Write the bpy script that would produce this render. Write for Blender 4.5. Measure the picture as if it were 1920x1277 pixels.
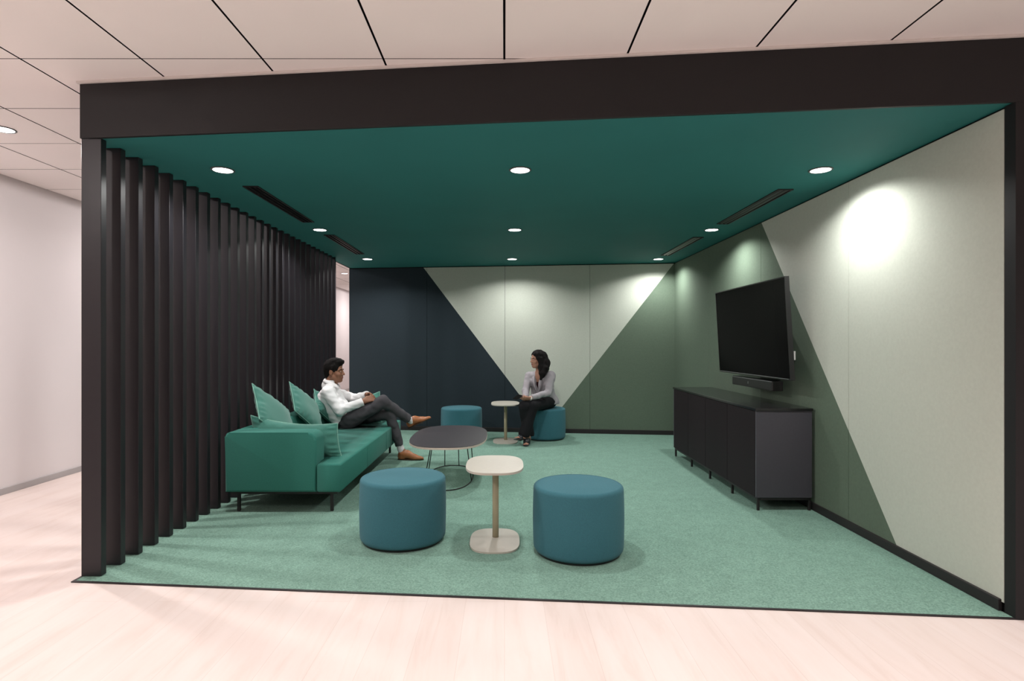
import bpy, bmesh, math, random
import numpy as np
from mathutils import Vector, Matrix

random.seed(4)
rng = np.random.RandomState(7)
for _o in list(bpy.data.objects):
    bpy.data.objects.remove(_o, do_unlink=True)
SC = bpy.context.scene
COL = SC.collection
PI = math.pi

# ------------------------------------------------------------------ camera, world, exposure
EYE = 1.266                      # camera height (m)
FPX = 1071.0                     # focal length in pixels of the 1920 wide frame
CX, CY = 946.0, 644.0            # vanishing point of the depth axis
cam_d = bpy.data.cameras.new('camera')
cam = bpy.data.objects.new('camera', cam_d)
COL.objects.link(cam)
cam.location = (0, 0, EYE)
cam.rotation_euler = (PI / 2, 0, 0)
cam_d.sensor_width = 36.0
cam_d.lens = FPX / 1920 * 36.0
cam_d.shift_x = (960 - CX) / 1920
cam_d.shift_y = (CY - 638.5) / 1920
cam_d.clip_start = 0.05
SC.camera = cam

SC.view_settings.view_transform = 'Standard'
SC.view_settings.look = 'None'
SC.view_settings.gamma = 1
SC.view_settings.use_curve_mapping = False
SC.view_settings.exposure = 0.0

BOOTH_W = 63.0                   # downlights of the booth
CORRIDOR_W = 116.0               # downlights of the corridor
OFFICE_W = 114.0                 # added downlights of the open office, all out of view
WORLD = 0.06                      # added even ambient fill, standing in for the unseen open office
wd = bpy.data.worlds.new('world')
SC.world = wd
wd.use_nodes = True
_bg = wd.node_tree.nodes['Background']
_bg.inputs[0].default_value = (1.0, 0.93, 0.90, 1)
_bg.inputs[1].default_value = WORLD


# ------------------------------------------------------------------ helpers
def P(px, py, y):
    """point of the place seen at frame position (px, py), y metres in front of the camera"""
    return np.array([(px - CX) / FPX * y, y, EYE - (py - CY) / FPX * y])


def lin(c):
    return tuple(((v / 255) / 12.92 if v / 255 <= 0.04045 else ((v / 255 + 0.055) / 1.055) ** 2.4) for v in c)


MATS = {}


def mat(name, col, rough=0.6, metal=0.0, spec=0.5, noise=None, bump=None, sheen=0.0, coat=0.0, emit=None):
    """col: linear rgb. noise=(scale, amount, stretch) varies the colour, bump=(scale, strength)"""
    if name in MATS:
        return MATS[name]
    m = bpy.data.materials.new(name)
    m.use_nodes = True
    nt = m.node_tree
    b = nt.nodes['Principled BSDF']
    b.inputs['Base Color'].default_value = (*col, 1)
    b.inputs['Roughness'].default_value = rough
    b.inputs['Metallic'].default_value = metal
    b.inputs['Specular IOR Level'].default_value = spec
    if sheen:
        b.inputs['Sheen Weight'].default_value = sheen
        b.inputs['Sheen Roughness'].default_value = 0.5
    if coat:
        b.inputs['Coat Weight'].default_value = coat
        b.inputs['Coat Roughness'].default_value = 0.05
    if emit:
        b.inputs['Emission Color'].default_value = (*emit[0], 1)
        b.inputs['Emission Strength'].default_value = emit[1]
    if noise or bump:
        tc = nt.nodes.new('ShaderNodeTexCoord')
    if noise:
        mp = nt.nodes.new('ShaderNodeMapping')
        mp.inputs['Scale'].default_value = noise[2] if len(noise) > 2 else (1, 1, 1)
        nz = nt.nodes.new('ShaderNodeTexNoise')
        nz.inputs['Scale'].default_value = noise[0]
        nz.inputs['Detail'].default_value = 4
        cr = nt.nodes.new('ShaderNodeValToRGB')
        a = noise[1]
        cr.color_ramp.elements[0].position = 0.3
        cr.color_ramp.elements[1].position = 0.7
        cr.color_ramp.elements[0].color = (*[v * (1 - a) for v in col], 1)
        cr.color_ramp.elements[1].color = (*[min(1, v * (1 + a)) for v in col], 1)
        nt.links.new(tc.outputs['Object'], mp.inputs['Vector'])
        nt.links.new(mp.outputs[0], nz.inputs['Vector'])
        nt.links.new(nz.outputs['Fac'], cr.inputs[0])
        nt.links.new(cr.outputs[0], b.inputs['Base Color'])
    if bump:
        n2 = nt.nodes.new('ShaderNodeTexNoise')
        n2.inputs['Scale'].default_value = bump[0]
        n2.inputs['Detail'].default_value = 3
        bp = nt.nodes.new('ShaderNodeBump')
        bp.inputs['Strength'].default_value = bump[1]
        bp.inputs['Distance'].default_value = 0.002
        nt.links.new(tc.outputs['Object'], n2.inputs['Vector'])
        nt.links.new(n2.outputs['Fac'], bp.inputs['Height'])
        nt.links.new(bp.outputs[0], b.inputs['Normal'])
    MATS[name] = m
    return m


def obj(name, data, parent=None, mats=(), smooth=False):
    if isinstance(data, bmesh.types.BMesh):
        me = bpy.data.meshes.new(name)
        bmesh.ops.recalc_face_normals(data, faces=data.faces)
        data.to_mesh(me)
        data.free()
    elif isinstance(data, tuple):
        me = bpy.data.meshes.new(name)
        me.from_pydata([tuple(v) for v in data[0]], [], [tuple(f) for f in data[1]])
    else:
        me = data
    if not isinstance(mats, (list, tuple)):
        mats = [mats]
    for m in mats:
        me.materials.append(m)
    if smooth:
        me.polygons.foreach_set('use_smooth', [True] * len(me.polygons))
    o = bpy.data.objects.new(name, me)
    COL.objects.link(o)
    if parent is not None:
        o.parent = parent
        o.matrix_parent_inverse = Matrix.Identity(4)
    return o


def tag(o, label=None, cat=None, group=None, kind=None):
    if label:
        o['label'] = label
    if cat:
        o['category'] = cat
    if group:
        o['group'] = group
    if kind:
        o['kind'] = kind
    return o


def thing(name, label, cat, loc=(0, 0, 0), rz=0.0, group=None):
    o = bpy.data.objects.new(name, None)
    COL.objects.link(o)
    o.empty_display_size = 0.1
    o.location = loc
    o.rotation_euler = (0, 0, rz)
    return tag(o, label, cat, group)


def dup(root, loc, label, rz=None):
    r = root.copy()
    COL.objects.link(r)
    r.location = loc
    if rz is not None:
        r.rotation_euler = (0, 0, rz)
    r['label'] = label
    for ch in list(root.children):
        c = ch.copy()
        COL.objects.link(c)
        c.parent = r
        for g in list(ch.children):
            d = g.copy()
            COL.objects.link(d)
            d.parent = c
    return r


def box_bm(lo, hi, bev=0.0, seg=3, bm=None):
    bm = bm or bmesh.new()
    r = bmesh.ops.create_cube(bm, size=1)
    lo, hi = Vector(lo), Vector(hi)
    for v in r['verts']:
        v.co = Vector(((lo[i] + hi[i]) / 2 + v.co[i] * (hi[i] - lo[i])) for i in range(3))
    if bev > 0:
        es = list({e for v in r['verts'] for e in v.link_edges})
        bmesh.ops.bevel(bm, geom=es, offset=bev, segments=seg, profile=0.5, affect='EDGES')
    return bm


def prism_bm(pts, z0, z1, bev=0.0, seg=3, bm=None):
    """vertical prism over a polygon in xy"""
    bm = bm or bmesh.new()
    n = len(pts)
    lo = [bm.verts.new((p[0], p[1], z0)) for p in pts]
    hi = [bm.verts.new((p[0], p[1], z1)) for p in pts]
    fs = [bm.faces.new(lo[::-1]), bm.faces.new(hi)]
    for i in range(n):
        j = (i + 1) % n
        fs.append(bm.faces.new((lo[i], lo[j], hi[j], hi[i])))
    if bev > 0:
        es = list({e for f in fs[:2] for e in f.edges})
        bmesh.ops.bevel(bm, geom=es, offset=bev, segments=seg, profile=0.5, affect='EDGES')
    return bm


def lathe_bm(prof, n=96, c=(0, 0), bm=None, cap=True):
    bm = bm or bmesh.new()
    rings = []
    for r, z in prof:
        if r < 1e-6:
            rings.append([bm.verts.new((c[0], c[1], z))])
        else:
            rings.append([bm.verts.new((c[0] + r * math.cos(2 * PI * i / n), c[1] + r * math.sin(2 * PI * i / n), z)) for i in range(n)])
    for a, b in zip(rings, rings[1:]):
        for i in range(n):
            j = (i + 1) % n
            if len(a) == 1:
                bm.faces.new((a[0], b[j], b[i]))
            elif len(b) == 1:
                bm.faces.new((a[i], a[j], b[0]))
            else:
                bm.faces.new((a[i], a[j], b[j], b[i]))
    if cap:
        if len(rings[0]) > 1:
            bm.faces.new(rings[0][::-1])
        if len(rings[-1]) > 1:
            bm.faces.new(rings[-1])
    return bm


def tube_bm(pts, r, n=10, closed=False, bm=None):
    bm = bm or bmesh.new()
    pts = [Vector(p) for p in pts]
    m = len(pts)
    rings = []
    up = None
    for i in range(m):
        if closed:
            t = pts[(i + 1) % m] - pts[i - 1]
        else:
            t = pts[min(i + 1, m - 1)] - pts[max(i - 1, 0)]
        t.normalize()
        if up is None:
            up = Vector((0, 0, 1)) if abs(t.z) < 0.9 else Vector((1, 0, 0))
        s = t.cross(up).normalized()
        up = s.cross(t).normalized()
        rings.append([bm.verts.new(pts[i] + s * (r * math.cos(2 * PI * k / n)) + up * (r * math.sin(2 * PI * k / n))) for k in range(n)])
    for i in range(m if closed else m - 1):
        a, b = rings[i], rings[(i + 1) % m]
        off = 0
        if closed and i == m - 1:
            off = min(range(n), key=lambda q: (a[0].co - b[q].co).length)
        for k in range(n):
            bm.faces.new((a[k], a[(k + 1) % n], b[(k + 1 + off) % n], b[(k + off) % n]))
    if not closed:
        bm.faces.new(rings[0][::-1])
        bm.faces.new(rings[-1])
    return bm


def superellipse(a, b, e, n=96):
    out = []
    for i in range(n):
        t = 2 * PI * i / n
        c, s = math.cos(t), math.sin(t)
        out.append((a * math.copysign(abs(c) ** (2 / e), c), b * math.copysign(abs(s) ** (2 / e), s)))
    return out


def clip_poly(poly, p, n):
    """keep the part of poly on the side dot(q-p, n) >= 0"""
    out = []
    for i in range(len(poly)):
        a, b = poly[i], poly[(i + 1) % len(poly)]
        da = (a[0] - p[0]) * n[0] + (a[1] - p[1]) * n[1]
        db = (b[0] - p[0]) * n[0] + (b[1] - p[1]) * n[1]
        if da >= 0:
            out.append(a)
        if da * db < 0:
            t = da / (da - db)
            out.append((a[0] + (b[0] - a[0]) * t, a[1] + (b[1] - a[1]) * t))
    return out if len(out) > 2 else []


# ------------------------------------------------------------------ sculpting: distance fields turned into meshes
class Field:
    def __init__(s, lo, hi, h):
        s.lo, s.h = np.array(lo, float), h
        s.n = np.ceil((np.array(hi) - s.lo) / h).astype(int) + 1
        s.F = np.full(tuple(s.n), 1.0, np.float32)

    def _win(s, lo, hi):
        a = np.clip(np.floor((np.array(lo) - s.lo) / s.h).astype(int), 0, s.n)
        b = np.clip(np.ceil((np.array(hi) - s.lo) / s.h).astype(int) + 1, 0, s.n)
        sl = tuple(slice(int(a[i]), int(b[i])) for i in range(3))
        ax = [(s.lo[i] + s.h * np.arange(a[i], b[i])).astype(np.float32) for i in range(3)]
        return sl, ax[0][:, None, None], ax[1][None, :, None], ax[2][None, None, :]

    def _mix(s, sl, d, k):
        A = s.F[sl]
        if k <= 0:
            s.F[sl] = np.minimum(A, d)
        else:
            hh = np.clip(0.5 + 0.5 * (A - d) / k, 0, 1)
            s.F[sl] = A + (d - A) * hh - k * hh * (1 - hh)

    def cap(s, a, b, ra, rb=None, k=0.02):
        rb = ra if rb is None else rb
        a, b = np.array(a, float), np.array(b, float)
        R = max(ra, rb) + k + 3 * s.h
        sl, X, Y, Z = s._win(np.minimum(a, b) - R, np.maximum(a, b) + R)
        if 0 in s.F[sl].shape:
            return
        ab = b - a
        L2 = max(float(ab @ ab), 1e-12)
        t = np.clip(((X - a[0]) * ab[0] + (Y - a[1]) * ab[1] + (Z - a[2]) * ab[2]) / L2, 0, 1)
        d = np.sqrt((X - a[0] - t * ab[0]) ** 2 + (Y - a[1] - t * ab[1]) ** 2 + (Z - a[2] - t * ab[2]) ** 2) - (ra + (rb - ra) * t)
        s._mix(sl, d.astype(np.float32), k)

    def chain(s, pts, rs, k=0.02):
        for i in range(len(pts) - 1):
            s.cap(pts[i], pts[i + 1], rs[i], rs[i + 1], k)

    def _ell(s, c, r, R, pad):
        c, r = np.array(c, float), np.array(r, float)
        M = np.eye(3) if R is None else np.array(R, float)     # rows: local axes
        ext = np.sqrt(((M * r[:, None]) ** 2).sum(0)) + pad
        sl, X, Y, Z = s._win(c - ext, c + ext)
        X, Y, Z = X - c[0], Y - c[1], Z - c[2]
        q = [(M[i][0] * X + M[i][1] * Y + M[i][2] * Z) for i in range(3)]
        k0 = np.sqrt(sum((q[i] / r[i]) ** 2 for i in range(3)))
        k1 = np.sqrt(sum((q[i] / r[i] ** 2) ** 2 for i in range(3))) + 1e-6
        return sl, (k0 * (k0 - 1) / k1).astype(np.float32)

    def ell(s, c, r, R=None, k=0.02):
        sl, d = s._ell(c, r, R, k + 3 * s.h)
        if d.size:
            s._mix(sl, d, k)

    def sub(s, c, r, R=None, k=0.01):
        sl, d = s._ell(c, r, R, k + 3 * s.h)
        if d.size:
            A = s.F[sl]
            d = -d
            hh = np.clip(0.5 - 0.5 * (A - d) / k, 0, 1)
            s.F[sl] = A + (d - A) * hh + k * hh * (1 - hh)

    def cut(s, p, n, ball=None):
        """remove what lies on the +n side of the plane (within a ball (c, r) if given)"""
        p, n = np.array(p, float), np.array(n, float)
        n = n / np.linalg.norm(n)
        if ball is None:
            lo, hi = s.lo, s.lo + s.n * s.h
        else:
            lo, hi = np.array(ball[0]) - ball[1], np.array(ball[0]) + ball[1]
        sl, X, Y, Z = s._win(lo, hi)
        d = (X - p[0]) * n[0] + (Y - p[1]) * n[1] + (Z - p[2]) * n[2]
        if ball is not None:
            c = ball[0]
            q = np.sqrt((X - c[0]) ** 2 + (Y - c[1]) ** 2 + (Z - c[2]) ** 2) - ball[1]
            d = np.minimum(d, -q)
        s.F[sl] = np.maximum(s.F[sl], d.astype(np.float32))

    def wrinkle(s, amp, freq, seed=0, aniso=(1, 1, 1)):
        r = np.random.RandomState(seed)
        sl, X, Y, Z = s._win(s.lo, s.lo + s.n * s.h)
        out = 0
        for i in range(6):
            v = r.normal(size=3) * np.array(aniso)
            v = v / np.linalg.norm(v) * freq * (0.6 + 0.9 * r.rand())
            w = r.normal(size=3)
            w = w / np.linalg.norm(w) * freq * 0.5
            out = out + np.sin(v[0] * X + v[1] * Y + v[2] * Z + r.rand() * 6 + 1.2 * np.sin(w[0] * X + w[1] * Y + w[2] * Z + r.rand() * 6))
        s.F += (amp * out / 3).astype(np.float32)

    def mesh(s, name, smooth_iter=2):
        F, h = s.F, s.h
        S = F < 0
        c = np.zeros(tuple(s.n - 1), np.int8)
        offs = [(i, j, k) for i in (0, 1) for j in (0, 1) for k in (0, 1)]
        for i, j, k in offs:
            c += S[i:S.shape[0] - 1 + i, j:S.shape[1] - 1 + j, k:S.shape[2] - 1 + k]
        act = np.argwhere((c > 0) & (c < 8))
        idx = np.full(c.shape, -1, np.int32)
        idx[act[:, 0], act[:, 1], act[:, 2]] = np.arange(len(act))
        vals = {o: F[act[:, 0] + o[0], act[:, 1] + o[1], act[:, 2] + o[2]].astype(float) for o in offs}
        acc = np.zeros((len(act), 3))
        cnt = np.zeros(len(act))
        for o in offs:
            for ax in range(3):
                if o[ax] == 0:
                    o2 = tuple(o[q] + (1 if q == ax else 0) for q in range(3))
                    f0, f1 = vals[o], vals[o2]
                    m = (f0 < 0) != (f1 < 0)
                    t = np.where(m, f0 / np.where(m, f0 - f1, 1), 0)
                    p = np.tile(np.array(o, float), (len(act), 1))
                    p[:, ax] += t
                    acc += p * m[:, None]
                    cnt += m
        V = s.lo + h * (act + acc / cnt[:, None])
        quads = []
        for ax in range(3):
            a1, a2 = (ax + 1) % 3, (ax + 2) % 3
            sl0 = [slice(None)] * 3
            sl1 = [slice(None)] * 3
            sl0[ax] = slice(0, -1)
            sl1[ax] = slice(1, None)
            A, B = S[tuple(sl0)], S[tuple(sl1)]
            e = np.argwhere(A != B)
            e = e[(e[:, a1] > 0) & (e[:, a2] > 0) & (e[:, a1] < s.n[a1] - 1) & (e[:, a2] < s.n[a2] - 1)]
            if not len(e):
                continue
            flip = ~A[e[:, 0], e[:, 1], e[:, 2]]
            def cell(d1, d2):
                q = e.copy()
                q[:, a1] += d1
                q[:, a2] += d2
                return idx[q[:, 0], q[:, 1], q[:, 2]]
            q = np.stack([cell(-1, -1), cell(0, -1), cell(0, 0), cell(-1, 0)], 1)
            q[flip] = q[flip][:, ::-1]
            quads.append(q)
        Q = np.concatenate(quads)
        Q = Q[(Q >= 0).all(1)]
        for _ in range(smooth_iter):
            sm = np.zeros_like(V)
            ct = np.zeros(len(V))
            for a, b in ((0, 1), (1, 2), (2, 3), (3, 0)):
                for u, w in ((a, b), (b, a)):
                    np.add.at(sm, Q[:, u], V[Q[:, w]])
                    np.add.at(ct, Q[:, u], 1)
            V = V * 0.45 + 0.55 * sm / np.maximum(ct, 1)[:, None]
        me = bpy.data.meshes.new(name)
        me.vertices.add(len(V))
        me.vertices.foreach_set('co', V.ravel())
        me.loops.add(Q.size)
        me.loops.foreach_set('vertex_index', Q.ravel().astype(np.int32))
        me.polygons.add(len(Q))
        me.polygons.foreach_set('loop_start', np.arange(0, Q.size, 4, dtype=np.int32))
        me.polygons.foreach_set('use_smooth', np.ones(len(Q), bool))
        me.update(calc_edges=True)
        me.validate()
        return me


def unit(v):
    v = np.array(v, float)
    return v / np.linalg.norm(v)


# ------------------------------------------------------------------ materials
M_FELT_PALE = mat('felt_pale_sage', (0.52, 0.55, 0.485), 0.95, spec=0.1, noise=(60, 0.03), bump=(500, 0.12))
M_FELT_GREEN = mat('felt_moss_green', (0.118, 0.158, 0.118), 0.95, spec=0.1, noise=(60, 0.05), bump=(500, 0.12))
M_FELT_NAVY = mat('felt_dark_slate', (0.022, 0.033, 0.041), 0.9, spec=0.2, noise=(60, 0.05), bump=(500, 0.12))
M_SOFFIT = mat('soffit_teal', (0.020, 0.150, 0.143), 0.75, spec=0.25, noise=(2.0, 0.04))
M_BLACK = mat('black_metal', (0.018, 0.015, 0.016), 0.5, spec=0.4)
M_FASCIA = mat('black_fascia', (0.0105, 0.0100, 0.0112), 0.55, spec=0.35, noise=(1.2, 0.06))
M_SLAT = mat('slat_black', (0.012, 0.0105, 0.0135), 0.40, spec=0.45, noise=(4, 0.08, (8, 8, 0.3)))
M_GAP = mat('shadow_gap', (0.008, 0.007, 0.008), 0.9, spec=0.1)
M_TILE = mat('ceiling_tile', (0.88, 0.83, 0.81), 0.9, spec=0.15, noise=(0.8, 0.03), bump=(300, 0.05))
M_WHITE_TRIM = mat('white_trim', (0.70, 0.66, 0.63), 0.5)
M_WALL = mat('white_wall_paint', (0.76, 0.72, 0.725), 0.85, spec=0.2, noise=(0.6, 0.02))
M_SKIRT = mat('grey_skirting', (0.42, 0.40, 0.40), 0.45)
M_OTTO = mat('pouf_fabric', (0.046, 0.154, 0.190), 0.9, spec=0.12, sheen=0.08, noise=(220, 0.10), bump=(700, 0.25))
M_SOFA = mat('sofa_fabric', (0.036, 0.178, 0.143), 0.85, spec=0.15, sheen=0.05, noise=(180, 0.08), bump=(800, 0.2))
M_PILLOW = mat('pillow_fabric', (0.058, 0.205, 0.165), 0.85, spec=0.2, sheen=0.3, noise=(180, 0.08), bump=(900, 0.2))
M_PIPING = mat('pillow_piping', (0.22, 0.44, 0.36), 0.8, spec=0.2, noise=(200, 0.1))
M_TABLETOP = mat('black_laminate', (0.040, 0.036, 0.042), 0.42, spec=0.45, noise=(90, 0.04))
M_EDGE = mat('pale_ply_edge', (0.60, 0.50, 0.43), 0.6, noise=(30, 0.1, (1, 1, 8)))
M_CREAM = mat('cream_powder_coat', (0.51, 0.48, 0.42), 0.42, spec=0.4, noise=(40, 0.02))
M_STEM = mat('beige_powder_coat', (0.45, 0.40, 0.27), 0.38, spec=0.45, noise=(40, 0.02))
M_CAB_DOOR = mat('cabinet_door_aubergine', (0.018, 0.0125, 0.0155), 0.6, spec=0.12, noise=(60, 0.05))
M_CAB_SIDE = mat('cabinet_side_charcoal', (0.062, 0.060, 0.074), 0.5, spec=0.35, noise=(60, 0.03))
M_CAB_TOP = mat('cabinet_top_gloss', (0.012, 0.011, 0.013), 0.16, spec=0.55, noise=(30, 0.02))
M_SCREEN = mat('screen_glass', (0.005, 0.005, 0.0055), 0.14, spec=0.015, noise=(2, 0.01))
M_PLASTIC = mat('black_plastic', (0.012, 0.012, 0.013), 0.35, spec=0.45, noise=(80, 0.03))
M_SILVER = mat('silver_trim', (0.55, 0.55, 0.57), 0.3, metal=0.9, noise=(80, 0.03))
M_WHITE_PLASTIC = mat('white_plastic', (0.80, 0.80, 0.77), 0.4, noise=(80, 0.02))
M_LENS = mat('lamp_lens', (0.9, 0.9, 0.9), 0.4, emit=((1.0, 0.97, 0.95), 9.0))
M_RING = mat('lamp_ring', (0.10, 0.10, 0.10), 0.5, noise=(50, 0.02))


def carpet_material():
    m = bpy.data.materials.new('carpet_green')
    m.use_nodes = True
    nt = m.node_tree
    b = nt.nodes['Principled BSDF']
    b.inputs['Roughness'].default_value = 1.0
    b.inputs['Specular IOR Level'].default_value = 0.05
    tc = nt.nodes.new('ShaderNodeTexCoord')
    n1 = nt.nodes.new('ShaderNodeTexNoise')
    n1.inputs['Scale'].default_value = 110
    n1.inputs['Detail'].default_value = 6
    n1.inputs['Roughness'].default_value = 0.75
    r1 = nt.nodes.new('ShaderNodeValToRGB')
    r1.color_ramp.elements[0].position = 0.33
    r1.color_ramp.elements[1].position = 0.67
    r1.color_ramp.elements[0].color = (0.12, 0.215, 0.172, 1)
    r1.color_ramp.elements[1].color = (0.265, 0.43, 0.355, 1)
    n2 = nt.nodes.new('ShaderNodeTexNoise')
    n2.inputs['Scale'].default_value = 9
    n2.inputs['Detail'].default_value = 5
    r2 = nt.nodes.new('ShaderNodeValToRGB')
    r2.color_ramp.elements[0].color = (0.86, 0.86, 0.86, 1)
    r2.color_ramp.elements[1].color = (1.12, 1.12, 1.12, 1)
    mx = nt.nodes.new('ShaderNodeMix')
    mx.data_type = 'RGBA'
    mx.blend_type = 'MULTIPLY'
    mx.inputs[0].default_value = 1.0
    bp = nt.nodes.new('ShaderNodeBump')
    bp.inputs['Strength'].default_value = 0.6
    bp.inputs['Distance'].default_value = 0.004
    for n in (n1, n2):
        nt.links.new(tc.outputs['Object'], n.inputs['Vector'])
    nt.links.new(n1.outputs['Fac'], r1.inputs[0])
    nt.links.new(n2.outputs['Fac'], r2.inputs[0])
    nt.links.new(r1.outputs[0], mx.inputs[6])
    nt.links.new(r2.outputs[0], mx.inputs[7])
    nt.links.new(mx.outputs[2], b.inputs['Base Color'])
    nt.links.new(n1.outputs['Fac'], bp.inputs['Height'])
    nt.links.new(bp.outputs[0], b.inputs['Normal'])
    return m


def wood_material():
    m = bpy.data.materials.new('pale_wood_floor')
    m.use_nodes = True
    nt = m.node_tree
    b = nt.nodes['Principled BSDF']
    b.inputs['Roughness'].default_value = 0.5
    b.inputs['Specular IOR Level'].default_value = 0.3
    tc = nt.nodes.new('ShaderNodeTexCoord')
    mp = nt.nodes.new('ShaderNodeMapping')
    mp.inputs['Scale'].default_value = (5.0, 0.55, 1)
    n1 = nt.nodes.new('ShaderNodeTexNoise')
    n1.inputs['Scale'].default_value = 2.2
    n1.inputs['Detail'].default_value = 9
    n1.inputs['Roughness'].default_value = 0.62
    n1.inputs['Distortion'].default_value = 0.7
    r1 = nt.nodes.new('ShaderNodeValToRGB')
    els = r1.color_ramp.elements
    els[0].position = 0.30
    els[0].color = (0.68, 0.57, 0.525, 1)
    els[1].position = 0.62
    els[1].color = (0.745, 0.65, 0.615, 1)
    e = els.new(0.46)
    e.color = (0.725, 0.625, 0.585, 1)
    # planks running into the depth of the room
    br = nt.nodes.new('ShaderNodeTexBrick')
    mp2 = nt.nodes.new('ShaderNodeMapping')
    mp2.inputs['Rotation'].default_value = (0, 0, PI / 2)
    br.inputs['Scale'].default_value = 1.0
    br.inputs['Brick Width'].default_value = 1.4
    br.inputs['Row Height'].default_value = 0.19
    br.inputs['Mortar Size'].default_value = 0.0012
    br.inputs['Mortar Smooth'].default_value = 0.3
    br.inputs['Color1'].default_value = (1.0, 1.0, 1.0, 1)
    br.inputs['Color2'].default_value = (0.965, 0.955, 0.95, 1)
    br.inputs['Mortar'].default_value = (0.86, 0.83, 0.81, 1)
    mx = nt.nodes.new('ShaderNodeMix')
    mx.data_type = 'RGBA'
    mx.blend_type = 'MULTIPLY'
    mx.inputs[0].default_value = 1.0
    nt.links.new(tc.outputs['Object'], mp.inputs['Vector'])
    nt.links.new(tc.outputs['Object'], mp2.inputs['Vector'])
    nt.links.new(mp.outputs[0], n1.inputs['Vector'])
    nt.links.new(mp2.outputs[0], br.inputs['Vector'])
    nt.links.new(n1.outputs['Fac'], r1.inputs[0])
    nt.links.new(r1.outputs[0], mx.inputs[6])
    nt.links.new(br.outputs['Color'], mx.inputs[7])
    nt.links.new(mx.outputs[2], b.inputs['Base Color'])
    return m


M_CARPET = carpet_material()
M_WOOD = wood_material()

# ------------------------------------------------------------------ the place: dimensions
H_SOF = 2.376          # booth soffit
H_CEIL = 2.677         # office ceiling
XL, XR = -2.29, 2.34   # booth, left outer face and right wall face
SLAT_IN = -2.18


def y_front(x):
    return 2.849 - 0.1009 * x


def y_back(x):
    return 8.14 - 0.12 * x


def y_carpet(x):
    return 2.820 - 0.0885 * x


# ------------------------------------------------------------------ floor, ceiling, corridor
o = obj('floor', box_bm((-4.2, -8, -0.08), (6.5, 16, 0.0)), mats=M_WOOD)
tag(o, 'pale pinkish wood plank floor of the open office', kind='structure')

bm = bmesh.new()
gx, gy = 0.0052, 0.0030
kx0, kx1 = -8, 11
for i in range(kx0, kx1):
    x0, x1 = max(-4.2, 0.6 * i - 0.001), min(6.5, 0.6 * (i + 1) - 0.001)
    if x1 - x0 < 0.02:
        continue
    for j in range(-19, 23):
        y0, y1 = 2.83 + 0.6 * j, 2.83 + 0.6 * (j + 1)
        y0, y1 = max(-8, y0), min(16, y1)
        if y1 - y0 < 0.02:
            continue
        box_bm((x0 + gx, y0 + gy, H_CEIL), (x1 - gx, y1 - gy, H_CEIL + 0.02), bm=bm)
bm.normal_update()
for f in bm.faces:
    if abs(f.normal.z) < 0.5:
        f.material_index = 1                 # dark reveal edge of each tile
nt_ = len(bm.faces)
box_bm((-4.2, -8, H_CEIL + 0.02), (6.5, 16, H_CEIL + 0.08), bm=bm)
bm.faces.ensure_lookup_table()
for f in bm.faces[nt_:]:
    f.material_index = 1
o = obj('ceiling', bm, mats=[M_TILE, M_GAP])
tag(o, 'off white square tiled office ceiling with dark joints', kind='structure')

o = obj('wall_left', box_bm((-4.3, -8, 0), (-4.2, 16, H_CEIL + 0.05)), mats=M_WALL)
tag(o, 'plain white corridor wall left of the slat screen', kind='structure')
o = obj('wall_far', box_bm((-4.3, 16, 0), (6.5, 16.1, H_CEIL + 0.05)), mats=M_WALL)
tag(o, kind='structure')
bm = box_bm((-4.2, -8, 0.0), (-4.188, 16, 0.055), bev=0.003, seg=2)
o = obj('baseboard_left', bm, mats=M_SKIRT)
tag(o, 'thin grey skirting along the white corridor wall', kind='structure')

# ------------------------------------------------------------------ carpet of the booth
ZC = 0.006
cp = [(XL + 0.012, y_carpet(XL) + 0.014), (XR, y_carpet(XR) + 0.014), (XR, y_back(XR)), (XL + 0.012, y_back(XL))]
car = obj('carpet', prism_bm(cp, 0.0005, ZC - 0.0002), mats=M_CARPET)
tag(car, 'flecked green carpet covering the booth floor', 'carpet')
strip = [(XL - 0.005, y_carpet(XL)), (XR + 0.012, y_carpet(XR)), (XR + 0.012, y_carpet(XR) + 0.014), (XL + 0.012, y_carpet(XL) + 0.014),
         (XL + 0.012, y_back(XL)), (XL - 0.005, y_back(XL))]
o = obj('edge_strip', prism_bm(strip, 0.0005, ZC - 0.0002), car, M_BLACK)
tag(o, 'thin black metal edge strip')

# ------------------------------------------------------------------ soffit, fascia, posts
sof = [(XL + 0.02, y_front(XL) + 0.016), (XR + 0.11, y_front(XR + 0.11) + 0.016), (XR + 0.11, y_back(XR) + 0.05), (XL + 0.02, y_back(XL) + 0.05)]
o = obj('ceiling_soffit', prism_bm(sof, H_SOF, H_SOF + 0.06), mats=M_SOFFIT)
tag(o, 'dark teal painted soffit over the booth', kind='structure')
XE = 3.4
fas = [(XL, y_front(XL)), (XE, y_front(XE)), (XE, y_front(XE) + 0.016), (XL + 0.02, y_front(XL) + 0.016), (XL + 0.02, y_back(XL) + 0.1), (XL, y_back(XL) + 0.1)]
o = obj('trim_1', prism_bm(fas, H_SOF - 0.004, H_CEIL - 0.012, bev=0.0015, seg=1), mats=M_FASCIA)
tag(o, 'wide black fascia band across the top of the booth', kind='structure')
tr = [(XL - 0.012, y_front(XL) - 0.012), (XE, y_front(XE) - 0.012), (XE, y_front(XE) + 0.02), (XL + 0.02, y_front(XL) + 0.02),
      (XL + 0.02, y_back(XL) + 0.1), (XL - 0.012, y_back(XL) + 0.1)]
o = obj('trim_2', prism_bm(tr, H_CEIL - 0.012, H_CEIL - 0.001), mats=M_WHITE_TRIM)
tag(o, 'slim off white ceiling angle above the black fascia', kind='structure')
po = [(XR, y_front(XR) + 0.002), (XE, y_front(XE) + 0.002), (XE, y_front(XE) + 0.12), (XR, y_front(XR) + 0.06)]
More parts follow.
